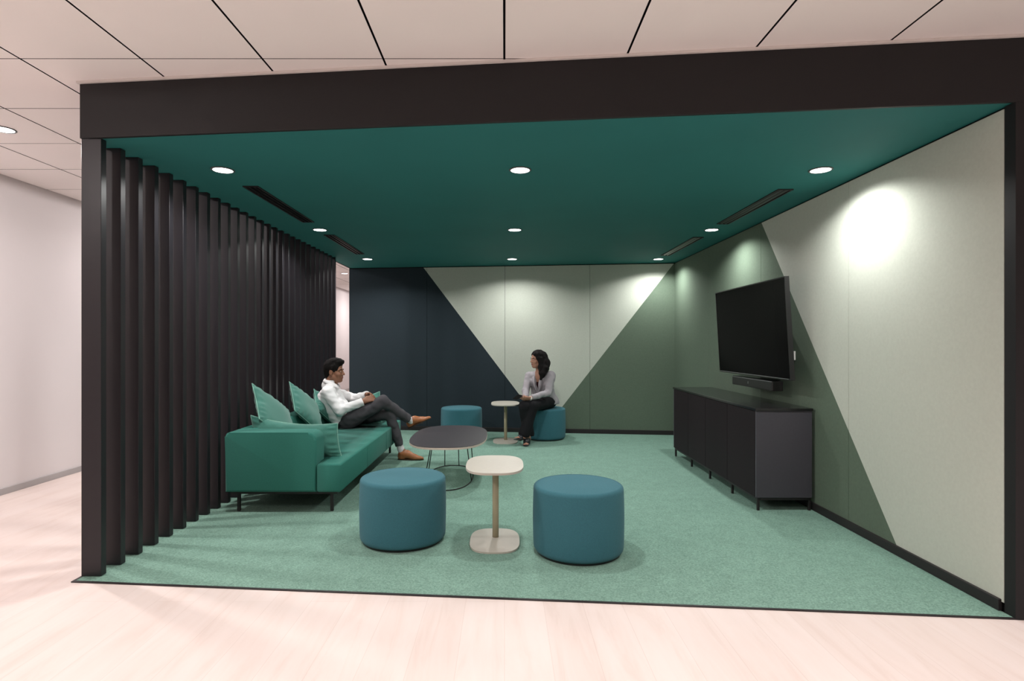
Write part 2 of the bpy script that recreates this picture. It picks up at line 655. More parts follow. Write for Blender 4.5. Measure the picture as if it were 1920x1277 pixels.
o = obj('trim_3', prism_bm(po, 0, H_SOF - 0.003), mats=M_FASCIA)
tag(o, 'black end post of the right booth wall', kind='structure')

# ------------------------------------------------------------------ booth walls of felt panels
def felt_wall(name, frame, label):
    """frame(u, z, d) -> world. returns a bmesh builder"""
    bm = bmesh.new()

    def add(poly, mi, d0=0.0, d1=0.012):
        if not poly:
            return
        a = [bm.verts.new(frame(u, z, d0)) for u, z in poly]
        b = [bm.verts.new(frame(u, z, d1)) for u, z in poly]
        n = len(poly)
        fs = [bm.faces.new(a), bm.faces.new(b[::-1])]
        for i in range(n):
            j = (i + 1) % n
            fs.append(bm.faces.new((a[i], a[j], b[j], b[i])))
        for f in fs:
            f.material_index = mi
    return bm, add


ZB, ZT = 0.05, H_SOF - 0.012
# right wall, u = y ; pale above/near of the line (5.21, 2.376)-(3.414, 0.067)
bm, add = felt_wall('wall_right', None, None)
fr_r = lambda u, z, d: (XR + d, u, z)
bm, add = felt_wall('wall_right', fr_r, '')
edges = [2.675, 3.885, 5.215, 6.545, 7.872]
lp, ld = (5.21, 2.376), (3.414 - 5.21, 0.067 - 2.376)
nrm = (ld[1], -ld[0])
if (2.7 - lp[0]) * nrm[0] + (2.0 - lp[1]) * nrm[1] < 0:
    nrm = (-nrm[0], -nrm[1])
for a, b in zip(edges, edges[1:]):
    g = 0.0018
    rect = [(a + g, ZB), (b - g, ZB), (b - g, ZT), (a + g, ZT)]
    add(clip_poly(rect, lp, nrm), 0)
    add(clip_poly(rect, lp, (-nrm[0], -nrm[1])), 1)
add([(2.66, 0), (7.88, 0), (7.88, H_SOF), (2.66, H_SOF)], 2, 0.012, 0.11)
o = obj('wall_right', bm, mats=[M_FELT_PALE, M_FELT_GREEN, M_GAP])
tag(o, 'right booth wall of pale sage and moss green felt panels', kind='structure')

# back wall, u = x
fr_b = lambda u, z, d: (u, y_back(u) + d, z)
bm, add = felt_wall('wall_back', fr_b, '')
apex = (0.573, 0.06)
l1 = ((-1.183, 2.376), (apex[0] + 1.183, apex[1] - 2.376))
l2 = ((2.338, 2.376), (apex[0] - 2.338, apex[1] - 2.376))


def side(l, q):
    n = (l[1][1], -l[1][0])
    if (q[0] - l[0][0]) * n[0] + (q[1] - l[0][1]) * n[1] < 0:
        n = (-n[0], -n[1])
    return n


n1 = side(l1, (0.57, 2.3))
n2 = side(l2, (0.57, 2.3))
for a, b in zip([-2.29, -1.124, 0.005, 1.195], [-1.124, 0.005, 1.195, 2.345]):
    g = 0.0018
    rect = [(a + g, ZB), (b - g, ZB), (b - g, ZT), (a + g, ZT)]
    add(clip_poly(clip_poly(rect, l1[0], n1), l2[0], n2), 0)
    add(clip_poly(rect, l2[0], (-n2[0], -n2[1])), 1)
    add(clip_poly(rect, l1[0], (-n1[0], -n1[1])), 2)
add([(-2.29, 0), (2.46, 0), (2.46, H_SOF), (-2.29, H_SOF)], 3, 0.012, 0.1)
o = obj('wall_back', bm, mats=[M_FELT_PALE, M_FELT_GREEN, M_FELT_NAVY, M_GAP])
tag(o, 'back booth wall of slate, sage and green felt triangles', kind='structure')

bb = [(XR - 0.014, 2.69), (XR + 0.004, 2.69), (XR + 0.004, 7.85), (XR - 0.014, 7.85)]
o = obj('baseboard_right', prism_bm(bb, ZC, 0.062, bev=0.003, seg=2), mats=M_BLACK)
tag(o, 'black skirting along the right booth wall', kind='structure')
bb = [(-2.29, y_back(-2.29) - 0.014), (XR - 0.016, y_back(XR - 0.016) - 0.014), (XR - 0.016, y_back(XR) + 0.003), (-2.29, y_back(-2.29) + 0.003)]
o = obj('baseboard_back', prism_bm(bb, ZC, 0.066, bev=0.003, seg=2), mats=M_BLACK)
tag(o, 'black skirting along the back booth wall', kind='structure')

# ------------------------------------------------------------------ slat screen
scr = thing('slat_screen', 'black vertical slat screen along the left side of the booth', 'screen', (XL, 3.09, 0))
slat_me = None
for i in range(28):
    y0 = 3.086 + 0.1577 * i - 3.09
    if slat_me is None:
        s = obj('slat', box_bm((0.003, 0, 0.0), (SLAT_IN - XL, 0.042, H_SOF - 0.009), bev=0.0015, seg=1), scr, M_SLAT)
        slat_me = s.data
    else:
        s = obj('slat', slat_me, scr)
    s.location = (0, y0, 0.0085)

# ------------------------------------------------------------------ recessed downlights
CURVE_BOOTH = ((0.0, 0.0), (0.26, 0.0), (0.40, 0.36), (0.52, 0.60), (0.70, 0.90), (0.88, 1.0), (1.0, 1.0))
CURVE_CORRIDOR = ((0.0, 0.22), (0.2, 0.32), (0.45, 0.6), (0.75, 0.9), (0.9, 1.0), (1.0, 1.0))
CURVE_OFFICE = ((0.0, 0.0), (0.40, 0.01), (0.58, 0.22), (0.72, 0.7), (0.86, 1.0), (1.0, 1.0))


def light_profile(l, curve):
    """beam of the reflector: strength over the cosine of the angle from straight down"""
    l.use_nodes = True
    nt = l.node_tree
    em = next(n for n in nt.nodes if n.type == 'EMISSION')
    tc = nt.nodes.new('ShaderNodeTexCoord')
    sx = nt.nodes.new('ShaderNodeSeparateXYZ')
    ab = nt.nodes.new('ShaderNodeMath')
    ab.operation = 'ABSOLUTE'
    cr = nt.nodes.new('ShaderNodeValToRGB')
    el = cr.color_ramp.elements
    for i, (p, v) in enumerate(curve or CURVE_BOOTH):
        if i < 2:
            e_ = el[i]
            e_.position = p
        else:
            e_ = el.new(p)
        e_.color = (v, v, v, 1)
    nt.links.new(tc.outputs['Normal'], sx.inputs[0])
    nt.links.new(sx.outputs['Z'], ab.inputs[0])
    nt.links.new(ab.outputs[0], cr.inputs[0])
    nt.links.new(cr.outputs[0], em.inputs['Strength'])


def make_downlight(label, loc, watts, group, col=(1.0, 0.99, 0.965), curve=None):
    t = thing('recessed_downlight', label, 'ceiling light', loc, 0, group)
    prof = [(0.062, -0.0005), (0.071, -0.0005), (0.072, -0.003), (0.068, -0.006), (0.060, -0.006), (0.060, -0.001)]
    obj('trim_ring', lathe_bm(prof + [prof[0]], 48, cap=False), t, M_RING, True)
    obj('lens', lathe_bm([(0.0, -0.0045), (0.0595, -0.0045), (0.0595, -0.001), (0, -0.001)], 48), t, M_LENS)
    ld_ = bpy.data.lights.new('lamp', 'SPOT')
    ld_.energy = watts
    ld_.color = col
    ld_.spot_size = math.radians(178)
    ld_.spot_blend = 0.0
    ld_.shadow_soft_size = 0.05
    light_profile(ld_, curve)
    lo = bpy.data.objects.new('lamp', ld_)
    COL.objects.link(lo)
    lo.parent = t
    lo.location = (0, 0, -0.03)
    return t


BX, BY = (-1.80, 0.10, 2.02), (3.65, 5.57, 7.50)
rows = ('nearest the front fascia', 'in the middle row', 'nearest the back wall')
cols_ = ('beside the slat screen', 'on the centre line', 'beside the right wall')
first = make_downlight('round downlight in the teal soffit ' + rows[0] + ' ' + cols_[0], (BX[0], BY[0], H_SOF), BOOTH_W, 'downlights in the booth soffit')
for j in range(3):
    for i in range(3):
        if i or j:
            dup(first, (BX[i], BY[j], H_SOF), 'round downlight in the teal soffit ' + rows[j] + ' ' + cols_[i])
cor = make_downlight('round downlight in the white tiled ceiling at the left frame edge', (-3.30, 3.76, H_CEIL), CORRIDOR_W, 'downlights in the office ceiling',
                     (1.0, 0.925, 0.91), CURVE_CORRIDOR)
dup(cor, (-3.22, 11.5, H_CEIL), 'round downlight seen in the gap beyond the slat screen')
for y in (6.35, 8.95, 14.9, 1.15):
    dup(cor, (-3.25, y, H_CEIL), 'round downlight in the corridor ceiling hidden behind the slat screen or frame')
far = make_downlight('unseen round downlight added in the office ceiling above the front left of the booth', (-1.2, 0.9, H_CEIL), OFFICE_W, 'downlights in the office ceiling',
                     (1.0, 0.925, 0.91), CURVE_OFFICE)  # lamps added out of view to light the foreground floor
for x in (0.6, 2.4, 4.2):
    dup(far, (x, 0.9, H_CEIL), 'unseen round downlight added in the office ceiling above the front of the booth')
for x, y in [(a, b) for b in (-1.6, -4.2, -6.8) for a in (-3.0, -0.4, 2.2, 4.8)]:  # further unseen rows, added to brighten the office floor and ceiling
    dup(far, (x, y, H_CEIL), 'unseen round downlight added in the office ceiling behind the viewpoint')

# ------------------------------------------------------------------ linear vents in the soffit
def make_vent(label, x0, x1, y0, y1):
    t = thing('linear_vent', label, 'air vent', ((x0 + x1) / 2, (y0 + y1) / 2, H_SOF), 0, 'slot vents in the booth soffit')
    w, l = (x1 - x0) / 2, (y1 - y0) / 2
    z0, z1 = -0.008, -0.0005
    bm = box_bm((-w, -l, z0), (-w + 0.012, l, z1))
    box_bm((w - 0.012, -l, z0), (w, l, z1), bm=bm)
    box_bm((-w + 0.012, -l, z0), (w - 0.012, -l + 0.012, z1), bm=bm)
    box_bm((-w + 0.012, l - 0.012, z0), (w - 0.012, l, z1), bm=bm)
    obj('frame', bm, t, M_BLACK)
    obj('back_plate', box_bm((-w + 0.012, -l + 0.012, -0.002), (w - 0.012, l - 0.012, -0.0006)), t, M_GAP)
    for dx in (-0.018, 0.018):
        bm = bmesh.new()
        q = [(dx - 0.010, -0.0022), (dx + 0.006, -0.0075), (dx + 0.010, -0.0075), (dx - 0.004, -0.0022)]
        a = [bm.verts.new((u, -l + 0.012, z)) for u, z in q]
        b = [bm.verts.new((u, l - 0.012, z)) for u, z in q]
        bm.faces.new(a)
        bm.faces.new(b[::-1])
        for i in range(4):
            bm.faces.new((a[i], a[(i + 1) % 4], b[(i + 1) % 4], b[i]))
        obj('blade', bm, t, M_PLASTIC)
    return t


make_vent('long black slot vent beside the slat screen toward the front', -1.845, -1.735, 4.02, 5.21)
make_vent('long black slot vent beside the slat screen toward the back', -1.845, -1.735, 5.83, 7.07)
make_vent('long black slot vent beside the right wall toward the front', 1.965, 2.075, 4.10, 5.29)
make_vent('long black slot vent beside the right wall toward the back', 1.965, 2.075, 5.95, 7.18)

# ------------------------------------------------------------------ poufs
def make_pouf(label, x, y):
    t = thing('round_pouf', label, 'pouf', (x, y, ZC), 0, 'round blue upholstered poufs')
    R, H = 0.2725, 0.414
    side_p = [(R - 0.022, 0.012), (R - 0.010, 0.016), (R - 0.002, 0.030)]
    for k in range(11):
        q = k / 10
        side_p.append((R + 0.0035 * math.sin(PI * q), 0.045 + (H - 0.085) * q))
    for k in range(1, 9):
        a = PI / 2 * k / 8
        side_p.append((R - 0.026 + 0.026 * math.cos(a), H - 0.034 + 0.026 * math.sin(a)))
    obj('side_cover', lathe_bm(side_p, 128, cap=False), t, M_OTTO, True)
    top = [(R - 0.0255, H - 0.0088)]
    for k in range(1, 14):
        q = k / 13
        top.append(((R - 0.0255) * (1 - q), H - 0.0088 + 0.0088 * math.sin(PI / 2 * min(1, q * 1.6))))
    top[-1] = (0, H)
    obj('top_cover', lathe_bm(top, 128, cap=False), t, M_OTTO, True)
    obj('base', lathe_bm([(R - 0.02, 0.0), (R - 0.018, 0.012), (R - 0.03, 0.013)], 96), t, M_PLASTIC)
    return t


p0 = make_pouf('round blue pouf at the front, between the sofa and the cream side table', -0.655, 3.690)
dup(p0, (0.449, 3.483, ZC), 'round blue pouf nearest the camera, right of the cream side table')
dup(p0, (-0.577, 7.66, ZC), 'round blue pouf standing empty behind the black coffee table')
dup(p0, (0.536, 7.60, ZC), 'round blue pouf the woman sits on')

# ------------------------------------------------------------------ side tables
def make_side_table(label, x, y):
    t = thing('side_table', label, 'side table', (x, y, ZC), 0, 'cream pedestal side tables')
    H = 0.494
    obj('tabletop', prism_bm(superellipse(0.181, 0.272, 2.9, 120), H - 0.013, H, bev=0.004, seg=3), t, M_CREAM, False)
    obj('base', prism_bm([(px_, py_) for px_, py_ in superellipse(0.157, 0.222, 3.0, 120)], 0.0, 0.010, bev=0.0035, seg=3), t, M_CREAM, False)
    bm = lathe_bm([(0.0205, 0.009), (0.0205, H - 0.04)], 40, (0.004, 0.055))
    obj('stem', bm, t, M_STEM, True)
    bm = lathe_bm([(0.0205, H - 0.048), (0.027, H - 0.044), (0.027, H - 0.014)], 40, (0.004, 0.055))
    obj('collar', bm, t, M_STEM, True)
    return t


s0 = make_side_table('cream pedestal side table at the front between two blue poufs', -0.062, 3.640)
dup(s0, (0.010, 7.355, ZC), 'cream pedestal side table at the back beside the seated woman')

# ------------------------------------------------------------------ coffee table
ct = thing('coffee_table', 'oblong black coffee table on thin wire legs in front of the sofa', 'coffee table', (-0.515, 5.395, ZC))
HT = 0.394
top = obj('tabletop', prism_bm(superellipse(0.350, 0.645, 2.75, 160), HT - 0.0135, HT, bev=0.002, seg=2), ct, M_TABLETOP)
e = obj('edge_band', prism_bm(superellipse(0.3505, 0.6455, 2.75, 160), HT - 0.0205, HT - 0.0035), top, M_EDGE)
tag(e, 'pale plywood edge')
ring = [Vector((-0.002 + px_, -0.02 + py_, 0.006)) for px_, py_ in superellipse(0.222, 0.50, 2.3, 90)]
obj('base_ring', tube_bm(ring, 0.0045, 8, True), ct, M_BLACK, True)
for fx, fy, tx, ty in ((0.213, -0.185, 0.165, -0.15), (0.237, 0.095, 0.19, 0.085), (0.046, 0.455, 0.046, 0.38), (-0.093, 0.455, -0.088, 0.38),
                       (-0.192, -0.185, -0.150, -0.15), (-0.205, 0.095, -0.165, 0.085)):
    # foot stands on the ring
    ang = min(ring, key=lambda v: (v.x - fx) ** 2 + (v.y - fy) ** 2)
    obj('leg', tube_bm([(ang.x, ang.y, 0.008), (tx, ty, HT - 0.021)], 0.0045, 8), ct, M_BLACK, True)

# ------------------------------------------------------------------ sofa
sofa = thing('sofa', 'green upholstered sofa against the black slat screen', 'sofa', (-1.64, 5.435, 0))
SX, SY = -1.64, 5.435


def rel(pts):
    return [(p[0] - SX, p[1] - SY) for p in pts]


Z0, ZS, ZA = 0.163, 0.376, 0.606
seat_out = [(-1.905, 4.432), (-1.387, 4.432), (-1.387, 4.225), (-1.21, 4.225), (-1.21, 6.65), (-1.387, 6.65), (-1.387, 6.443), (-1.905, 6.443)]
obj('seat', prism_bm(rel(seat_out), Z0, ZS, bev=0.018, seg=4), sofa, M_SOFA, True)
for ys in (5.03, 5.84):
    pts = [(-1.9 - SX, ys - SY, ZS - 0.001), (-1.228 - SX, ys - SY, ZS - 0.001), (-1.212 - SX, ys - SY, ZS - 0.012), (-1.2095 - SX, ys - SY, ZS - 0.03), (-1.2095 - SX, ys - SY, Z0 + 0.02)]
    obj('seam', tube_bm(pts, 0.0022, 6), sofa, M_SOFA, True)


def arm_bm(y0, y1):
    """upright armrest: rounded outline seen from the front, extruded along y"""
    r, x0, x1 = 0.062, -2.07, -1.395
    out = [(x0, Z0), (x1, Z0)]
    for k in range(9):
        a = PI / 2 * k / 8
        out.append((x1 - r + r * math.cos(a), ZA - r + r * math.sin(a)))
    r2 = 0.03
    for k in range(6):
        a = PI / 2 + PI / 2 * k / 5
        out.append((x0 + r2 + r2 * math.cos(a), ZA - r2 + r2 * math.sin(a)))
    bm = bmesh.new()
    a = [bm.verts.new((x - SX, y0 - SY, z)) for x, z in out]
    b = [bm.verts.new((x - SX, y1 - SY, z)) for x, z in out]
    fs = [bm.faces.new(a), bm.faces.new(b[::-1])]
    for i in range(len(out)):
        j = (i + 1) % len(out)
        bm.faces.new((a[i], a[j], b[j], b[i]))
    es = list({e_ for f in fs for e_ in f.edges})
    bmesh.ops.bevel(bm, geom=es, offset=0.02, segments=4, profile=0.5, affect='EDGES')
    return bm


def shade_auto(o, deg=40):
    me = o.data
    bm_ = bmesh.new()
    bm_.from_mesh(me)
    for e_ in bm_.edges:
        if len(e_.link_faces) == 2 and e_.calc_face_angle(0) > math.radians(deg):
            e_.smooth = False
    for f in bm_.faces:
        f.smooth = True
    bm_.to_mesh(me)
    bm_.free()
    return o


shade_auto(obj('armrest', arm_bm(4.225, 4.425), sofa, M_SOFA))
shade_auto(obj('armrest', arm_bm(6.45, 6.65), sofa, M_SOFA))
bm = box_bm((-2.07 - SX, 4.428 - SY, Z0), (-1.91 - SX, 6.447 - SY, ZA), bev=0.028, seg=4)
shade_auto(obj('backrest', bm, sofa, M_SOFA))
obj('underframe', box_bm((-2.04 - SX, 4.27 - SY, Z0 - 0.022), (-1.25 - SX, 6.61 - SY, Z0 - 0.001)), sofa, M_BLACK)
for lx, ly in ((-1.998, 4.30), (-1.298, 4.30), (-1.998, 6.57), (-1.318, 6.57)):
    bm = box_bm((lx - 0.011 - SX, ly - 0.011 - SY, ZC), (lx + 0.011 - SX, ly + 0.011 - SY, Z0 - 0.022), bev=0.002, seg=1)
    obj('leg', bm, sofa, M_BLACK)


# ------------------------------------------------------------------ pillows
def make_pillow(label, corners, T, sag=0.0, seed=0, N=44, pinch=0.045, bulge_dir=None):
    """corners p00, p10, p11, p01 (world); T full thickness"""
    p00, p10, p11, p01 = [np.array(c, float) for c in corners]
    cen = (p00 + p10 + p11 + p01) / 4
    nrm = unit(np.cross(p10 - p00, p01 - p00))
    r = np.random.RandomState(seed)
    ph = r.rand(8) * 6.28
    verts, faces = [], []

    def pos(u, v):
        p = (p00 * (1 - u) + p10 * u) * (1 - v) + (p01 * (1 - u) + p11 * u) * v
        eu, ev = 4 * u * (1 - u), 4 * v * (1 - v)
        # edges bow inwards between the four ears
        p = p + (cen - p) * (pinch * 2 * (eu * (1 - ev) + ev * (1 - eu)))
        if sag:
            p = p + np.array([0, 0, -1]) * sag * eu * (v ** 2)
        return p

    def th(u, v):
        a, b = max(0, 1 - abs(2 * u - 1) ** 2.4), max(0, 1 - abs(2 * v - 1) ** 2.4)
        w = 0.5 * T * (a * b) ** 0.52
        edge = min(u, 1 - u, v, 1 - v)
        cr = math.exp(-((edge - 0.06) / 0.055) ** 2)
        s_ = u if min(v, 1 - v) < min(u, 1 - u) else v
        w += 0.0045 * cr * math.sin(38 * s_ + ph[0] + 2.5 * math.sin(7 * s_ + ph[1]))
        w += 0.006 * a * b * math.sin(5 * u + 4 * v + ph[2]) * math.sin(6 * v - 3 * u + ph[3])
        return max(w, 0.0008)

    for sgn in (1, -1):
        for i in range(N + 1):
            for j in range(N + 1):
                u, v = i / N, j / N
                # denser near the rim
                u = 0.5 - 0.5 * math.cos(PI * u)
                v = 0.5 - 0.5 * math.cos(PI * v)
                border = i in (0, N) or j in (0, N)
                verts.append(pos(u, v) + nrm * sgn * (0 if border else th(u, v)) - cen)
    M = (N + 1) ** 2
    for i in range(N):
        for j in range(N):
            a, b, c, d = i * (N + 1) + j, (i + 1) * (N + 1) + j, (i + 1) * (N + 1) + j + 1, i * (N + 1) + j + 1
            faces.append((a, b, c, d))
            faces.append((M + d, M + c, M + b, M + a))
    bm = bmesh.new()
    vs = [bm.verts.new(v) for v in verts]
    for f in faces:
        bm.faces.new([vs[q] for q in f])
    bmesh.ops.remove_doubles(bm, verts=bm.verts, dist=0.0004)
    t = thing('pillow', label, 'pillow', tuple(cen), 0, 'green sofa pillows')
    obj('cover', bm, t, M_PILLOW, True)
    rim = []
    K = 30
    for q in range(4):
        for k in range(K):
            s_ = k / K
            u, v = ((s_, 0), (1, s_), (1 - s_, 1), (0, 1 - s_))[q]
            rim.append(Vector(pos(u, v) - cen))
    obj('piping', tube_bm(rim, 0.0042, 6, True), t, M_PIPING, True)
    return t


# two corner-up pillows against the back, one behind the man
def corner_up(label, top, half, base_x, zb, seed, T=0.115, spread=1.0):
    t_ = np.array(top)
    b_ = np.array([base_x, t_[1] + 0.01, zb])
    m_ = (t_ + b_) / 2
    n_ = m_ + np.array([0.0, -half, 0.02])
    f_ = m_ + np.array([0.0, half, 0.02])
    return make_pillow(label, [b_, n_, t_, f_], T, seed=seed, pinch=0.022)


corner_up('green pillow standing on its corner nearest the front armrest', (-2.105, 4.76, 0.932), 0.30, -1.73, ZS + 0.005, 1)
corner_up('green pillow standing on its corner in the middle of the sofa back', (-2.05, 5.44, 0.900), 0.30, -1.73, ZS + 0.005, 2)
corner_up('green pillow squeezed behind the back of the seated man', (-2.03, 6.08, 0.78), 0.27, -1.80, ZS + 0.006, 3, T=0.13)
make_pillow('long green pillow lying low behind the front armrest', [P(478, 858, 4.50), P(641, 858, 4.52), P(633, 794, 4.56), P(470, 779, 4.52)], 0.15, sag=0.03, seed=5, pinch=0.02)
make_pillow('green pillow propped against the far armrest behind the man', [(-1.86, 6.36, ZS + 0.012), (-1.36, 6.34, ZS + 0.012), (-1.405, 6.43, 0.725), (-1.84, 6.43, 0.66)], 0.13, sag=0.03, seed=6, pinch=0.02)

# ------------------------------------------------------------------ sideboard
SBX0, SBX1, SBY0, SBY1 = 1.893, 2.315, 4.298, 6.40
sb = thing('sideboard', 'long black sideboard on short metal legs below the wall screen', 'sideboard', ((SBX0 + SBX1) / 2, (SBY0 + SBY1) / 2, ZC))
cx_, cy_ = (SBX0 + SBX1) / 2, (SBY0 + SBY1) / 2
SB0, SB1 = 0.098, 0.750


def sbx(x0, y0, z0, x1, y1, z1, bev=0.0015):
    return box_bm((x0 - cx_, y0 - cy_, z0), (x1 - cx_, y1 - cy_, z1), bev=bev, seg=1)


obj('body', sbx(SBX0 + 0.021, SBY0 + 0.019, SB0, SBX1, SBY1 - 0.019, SB1), sb, M_CAB_DOOR)
for ya, yb in ((SBY0, SBY0 + 0.018), (SBY1 - 0.018, SBY1)):
    tag(obj('side_panel', sbx(SBX0 + 0.001, ya, SB0, SBX1, yb, SB1), sb, M_CAB_SIDE), 'charcoal grey end panel')
obj('top', sbx(SBX0 - 0.006, SBY0 - 0.006, SB1 + 0.001, SBX1 + 0.006, SBY1 + 0.006, SB1 + 0.021, 0.002), sb, M_CAB_TOP)
ds = [SBY0 + 0.019, 4.859, 5.384, 5.892, SBY1 - 0.019]
for a, b in zip(ds, ds[1:]):
    obj('door', sbx(SBX0, a + 0.0026, SB0 + 0.002, SBX0 + 0.019, b - 0.0026, SB1 - 0.002), sb, M_CAB_DOOR)
bm = sbx(SBX0 + 0.012, SBY0 + 0.006, SB0 - 0.02, SBX0 + 0.032, SBY1 - 0.006, SB0 - 0.001)
for args in ((SBX1 - 0.025, SBY0 + 0.006, SB0 - 0.02, SBX1 - 0.005, SBY1 - 0.006, SB0 - 0.001),
             (SBX0 + 0.033, SBY0 + 0.006, SB0 - 0.02, SBX1 - 0.026, SBY0 + 0.026, SB0 - 0.001),
             (SBX0 + 0.033, SBY1 - 0.026, SB0 - 0.02, SBX1 - 0.026, SBY1 - 0.006, SB0 - 0.001)):
    b_ = sbx(*args)
    me_ = bpy.data.meshes.new('t')
    b_.to_mesh(me_)
    b_.free()
    bm.from_mesh(me_)
    bpy.data.meshes.remove(me_)
obj('base_frame', bm, sb, M_BLACK)
for ly in (SBY0 + 0.016, 4.80, 5.32, 5.84, SBY1 - 0.016):
    for lx in (SBX0 + 0.022, SBX1 - 0.015):
        obj('leg', sbx(lx - 0.009, ly - 0.009, 0.0, lx + 0.009, ly + 0.009, SB0 - 0.0205), sb, M_BLACK)

# ------------------------------------------------------------------ wall screen and bar below it
tv = thing('television', 'large black flat screen tilted forward on the right wall', 'television', (2.142, 4.98, 0.986))
tilt = math.radians(-3.4)
TVW, TVH, TVT = 1.41, 0.785, 0.034
# local frame: x depth (towards the wall), y along the wall, z up; tilted about the lower edge


def tv_pt(x, y, z):
    c, s_ = math.cos(tilt), math.sin(tilt)
    return (x * c + z * s_, y, -x * s_ + z * c)


def tv_box(x0, y0, z0, x1, y1, z1, bev=0.0):
    bm_ = box_bm((x0, y0, z0), (x1, y1, z1), bev=bev, seg=2)
    for v in bm_.verts:
        v.co = Vector(tv_pt(*v.co))
    return bm_


hw = TVW / 2
bz = 0.009
bm = tv_box(0.0, -hw, 0.0, TVT, hw, 0.012, 0.001)
for a in ((0, -hw, 0.012, TVT, -hw + bz, TVH - bz), (0, hw - bz, 0.012, TVT, hw, TVH - bz), (0, -hw, TVH - bz, TVT, hw, TVH)):
    b_ = tv_box(*a)
    me_ = bpy.data.meshes.new('t')
    b_.to_mesh(me_)
    b_.free()
    bm.from_mesh(me_)
    bpy.data.meshes.remove(me_)
obj('bezel', bm, tv, M_PLASTIC)
obj('screen', tv_box(0.003, -hw + bz, 0.012, 0.012, hw - bz, TVH - bz), tv, M_SCREEN)
obj('back_shell', tv_box(0.0125, -hw + bz, 0.012, TVT + 0.004, hw - bz, TVH - bz), tv, M_PLASTIC)
obj('rear_housing', tv_box(TVT + 0.0045, -0.42, 0.06, TVT + 0.04, 0.42, 0.52, 0.006), tv, M_PLASTIC)
tag(obj('chin_strip', tv_box(-0.0012, -hw + 0.03, 0.0085, -0.0002, hw - 0.004, 0.0125), tv, M_SILVER), 'fine silver line along the lower edge')
obj('wall_bracket', box_bm((0.085, -0.30, 0.16), (2.339 - 2.142, 0.30, 0.40), bev=0.004, seg=1), tv, M_BLACK)

bar = thing('video_bar', 'slim black video bar mounted under the wall screen', 'video bar', (2.16, 5.01, 0.88))
obj('housing', box_bm((0, -0.40, 0.0), (0.09, 0.41, 0.082), bev=0.008, seg=3), bar, M_PLASTIC)
tag(obj('top_strip', box_bm((-0.0012, -0.39, 0.0735), (0.004, 0.40, 0.0775)), bar, M_SILVER), 'thin silver strip')
tag(obj('indicator', box_bm((-0.001, 0.055, 0.030), (0.002, 0.061, 0.050)), bar, M_SILVER), 'small grey upright mark')
obj('wall_bracket', box_bm((0.0905, -0.12, 0.02), (2.339 - 2.16, 0.12, 0.07)), bar, M_BLACK)

sock = thing('wall_socket', 'small white socket on the right wall behind the screen edge', 'socket', (2.339, 4.625, 1.168))
obj('face_plate', box_bm((-0.012, -0.035, -0.036), (0, 0.035, 0.036), bev=0.002, seg=2), sock, M_WHITE_PLASTIC)
obj('plug', box_bm((-0.040, -0.016, -0.018), (-0.0125, 0.016, 0.018), bev=0.004, seg=2), sock, M_WHITE_PLASTIC)

# ------------------------------------------------------------------ people
M_SKIN_M = mat('skin_brown', (0.27, 0.125, 0.075), 0.55, spec=0.35, noise=(25, 0.06))
M_SKIN_F = mat('skin_tan', (0.42, 0.215, 0.15), 0.55, spec=0.35, noise=(25, 0.05))
M_HAIR = mat('black_hair', (0.0075, 0.0062, 0.006), 0.75, spec=0.14, noise=(90, 0.3, (1, 1, 0.15)))
M_SHIRT = mat('white_shirt', (0.88, 0.87, 0.88), 0.85, spec=0.2, noise=(60, 0.02), bump=(300, 0.1))
M_TROUSER = mat('grey_trousers', (0.074, 0.071, 0.079), 0.9, spec=0.2, noise=(200, 0.1), bump=(500, 0.15))
M_BELT = mat('black_belt', (0.012, 0.011, 0.011), 0.45, noise=(60, 0.1))
M_SOCK = mat('white_sock', (0.74, 0.72, 0.74), 0.95, spec=0.1, noise=(200, 0.05))
M_SHOE = mat('tan_leather', (0.38, 0.140, 0.055), 0.4, spec=0.45, noise=(30, 0.15))
M_SOLE = mat('dark_sole', (0.05, 0.022, 0.012), 0.6, noise=(60, 0.1))
M_BLAZER = mat('lilac_grey_blazer', (0.37, 0.345, 0.37), 0.85, spec=0.2, noise=(150, 0.04), bump=(400, 0.12))
M_BLOUSE = mat('maroon_top', (0.035, 0.010, 0.014), 0.8, spec=0.2, noise=(100, 0.1))
M_BLACKCLOTH = mat('black_cloth', (0.010, 0.010, 0.012), 0.85, spec=0.2, noise=(150, 0.1), bump=(400, 0.1))
M_BLACKSHOE = mat('black_shoe_leather', (0.014, 0.015, 0.018), 0.4, spec=0.45, noise=(60, 0.1))
M_EYE = mat('eye_white', (0.38, 0.34, 0.32), 0.3)
M_IRIS = mat('eye_dark', (0.015, 0.009, 0.006), 0.2)
M_LIP = mat('lips', (0.28, 0.085, 0.075), 0.5)


def frame(f, up=(0, 0, 1)):
    f = unit(f)
    l = unit(np.cross(np.array(up, float), f))
    return np.array([f, l, np.cross(f, l)])


def worn(name, mesh, root, m):
    o_ = obj(name, mesh, root, m)
    o_.location = -root.location
    return o_


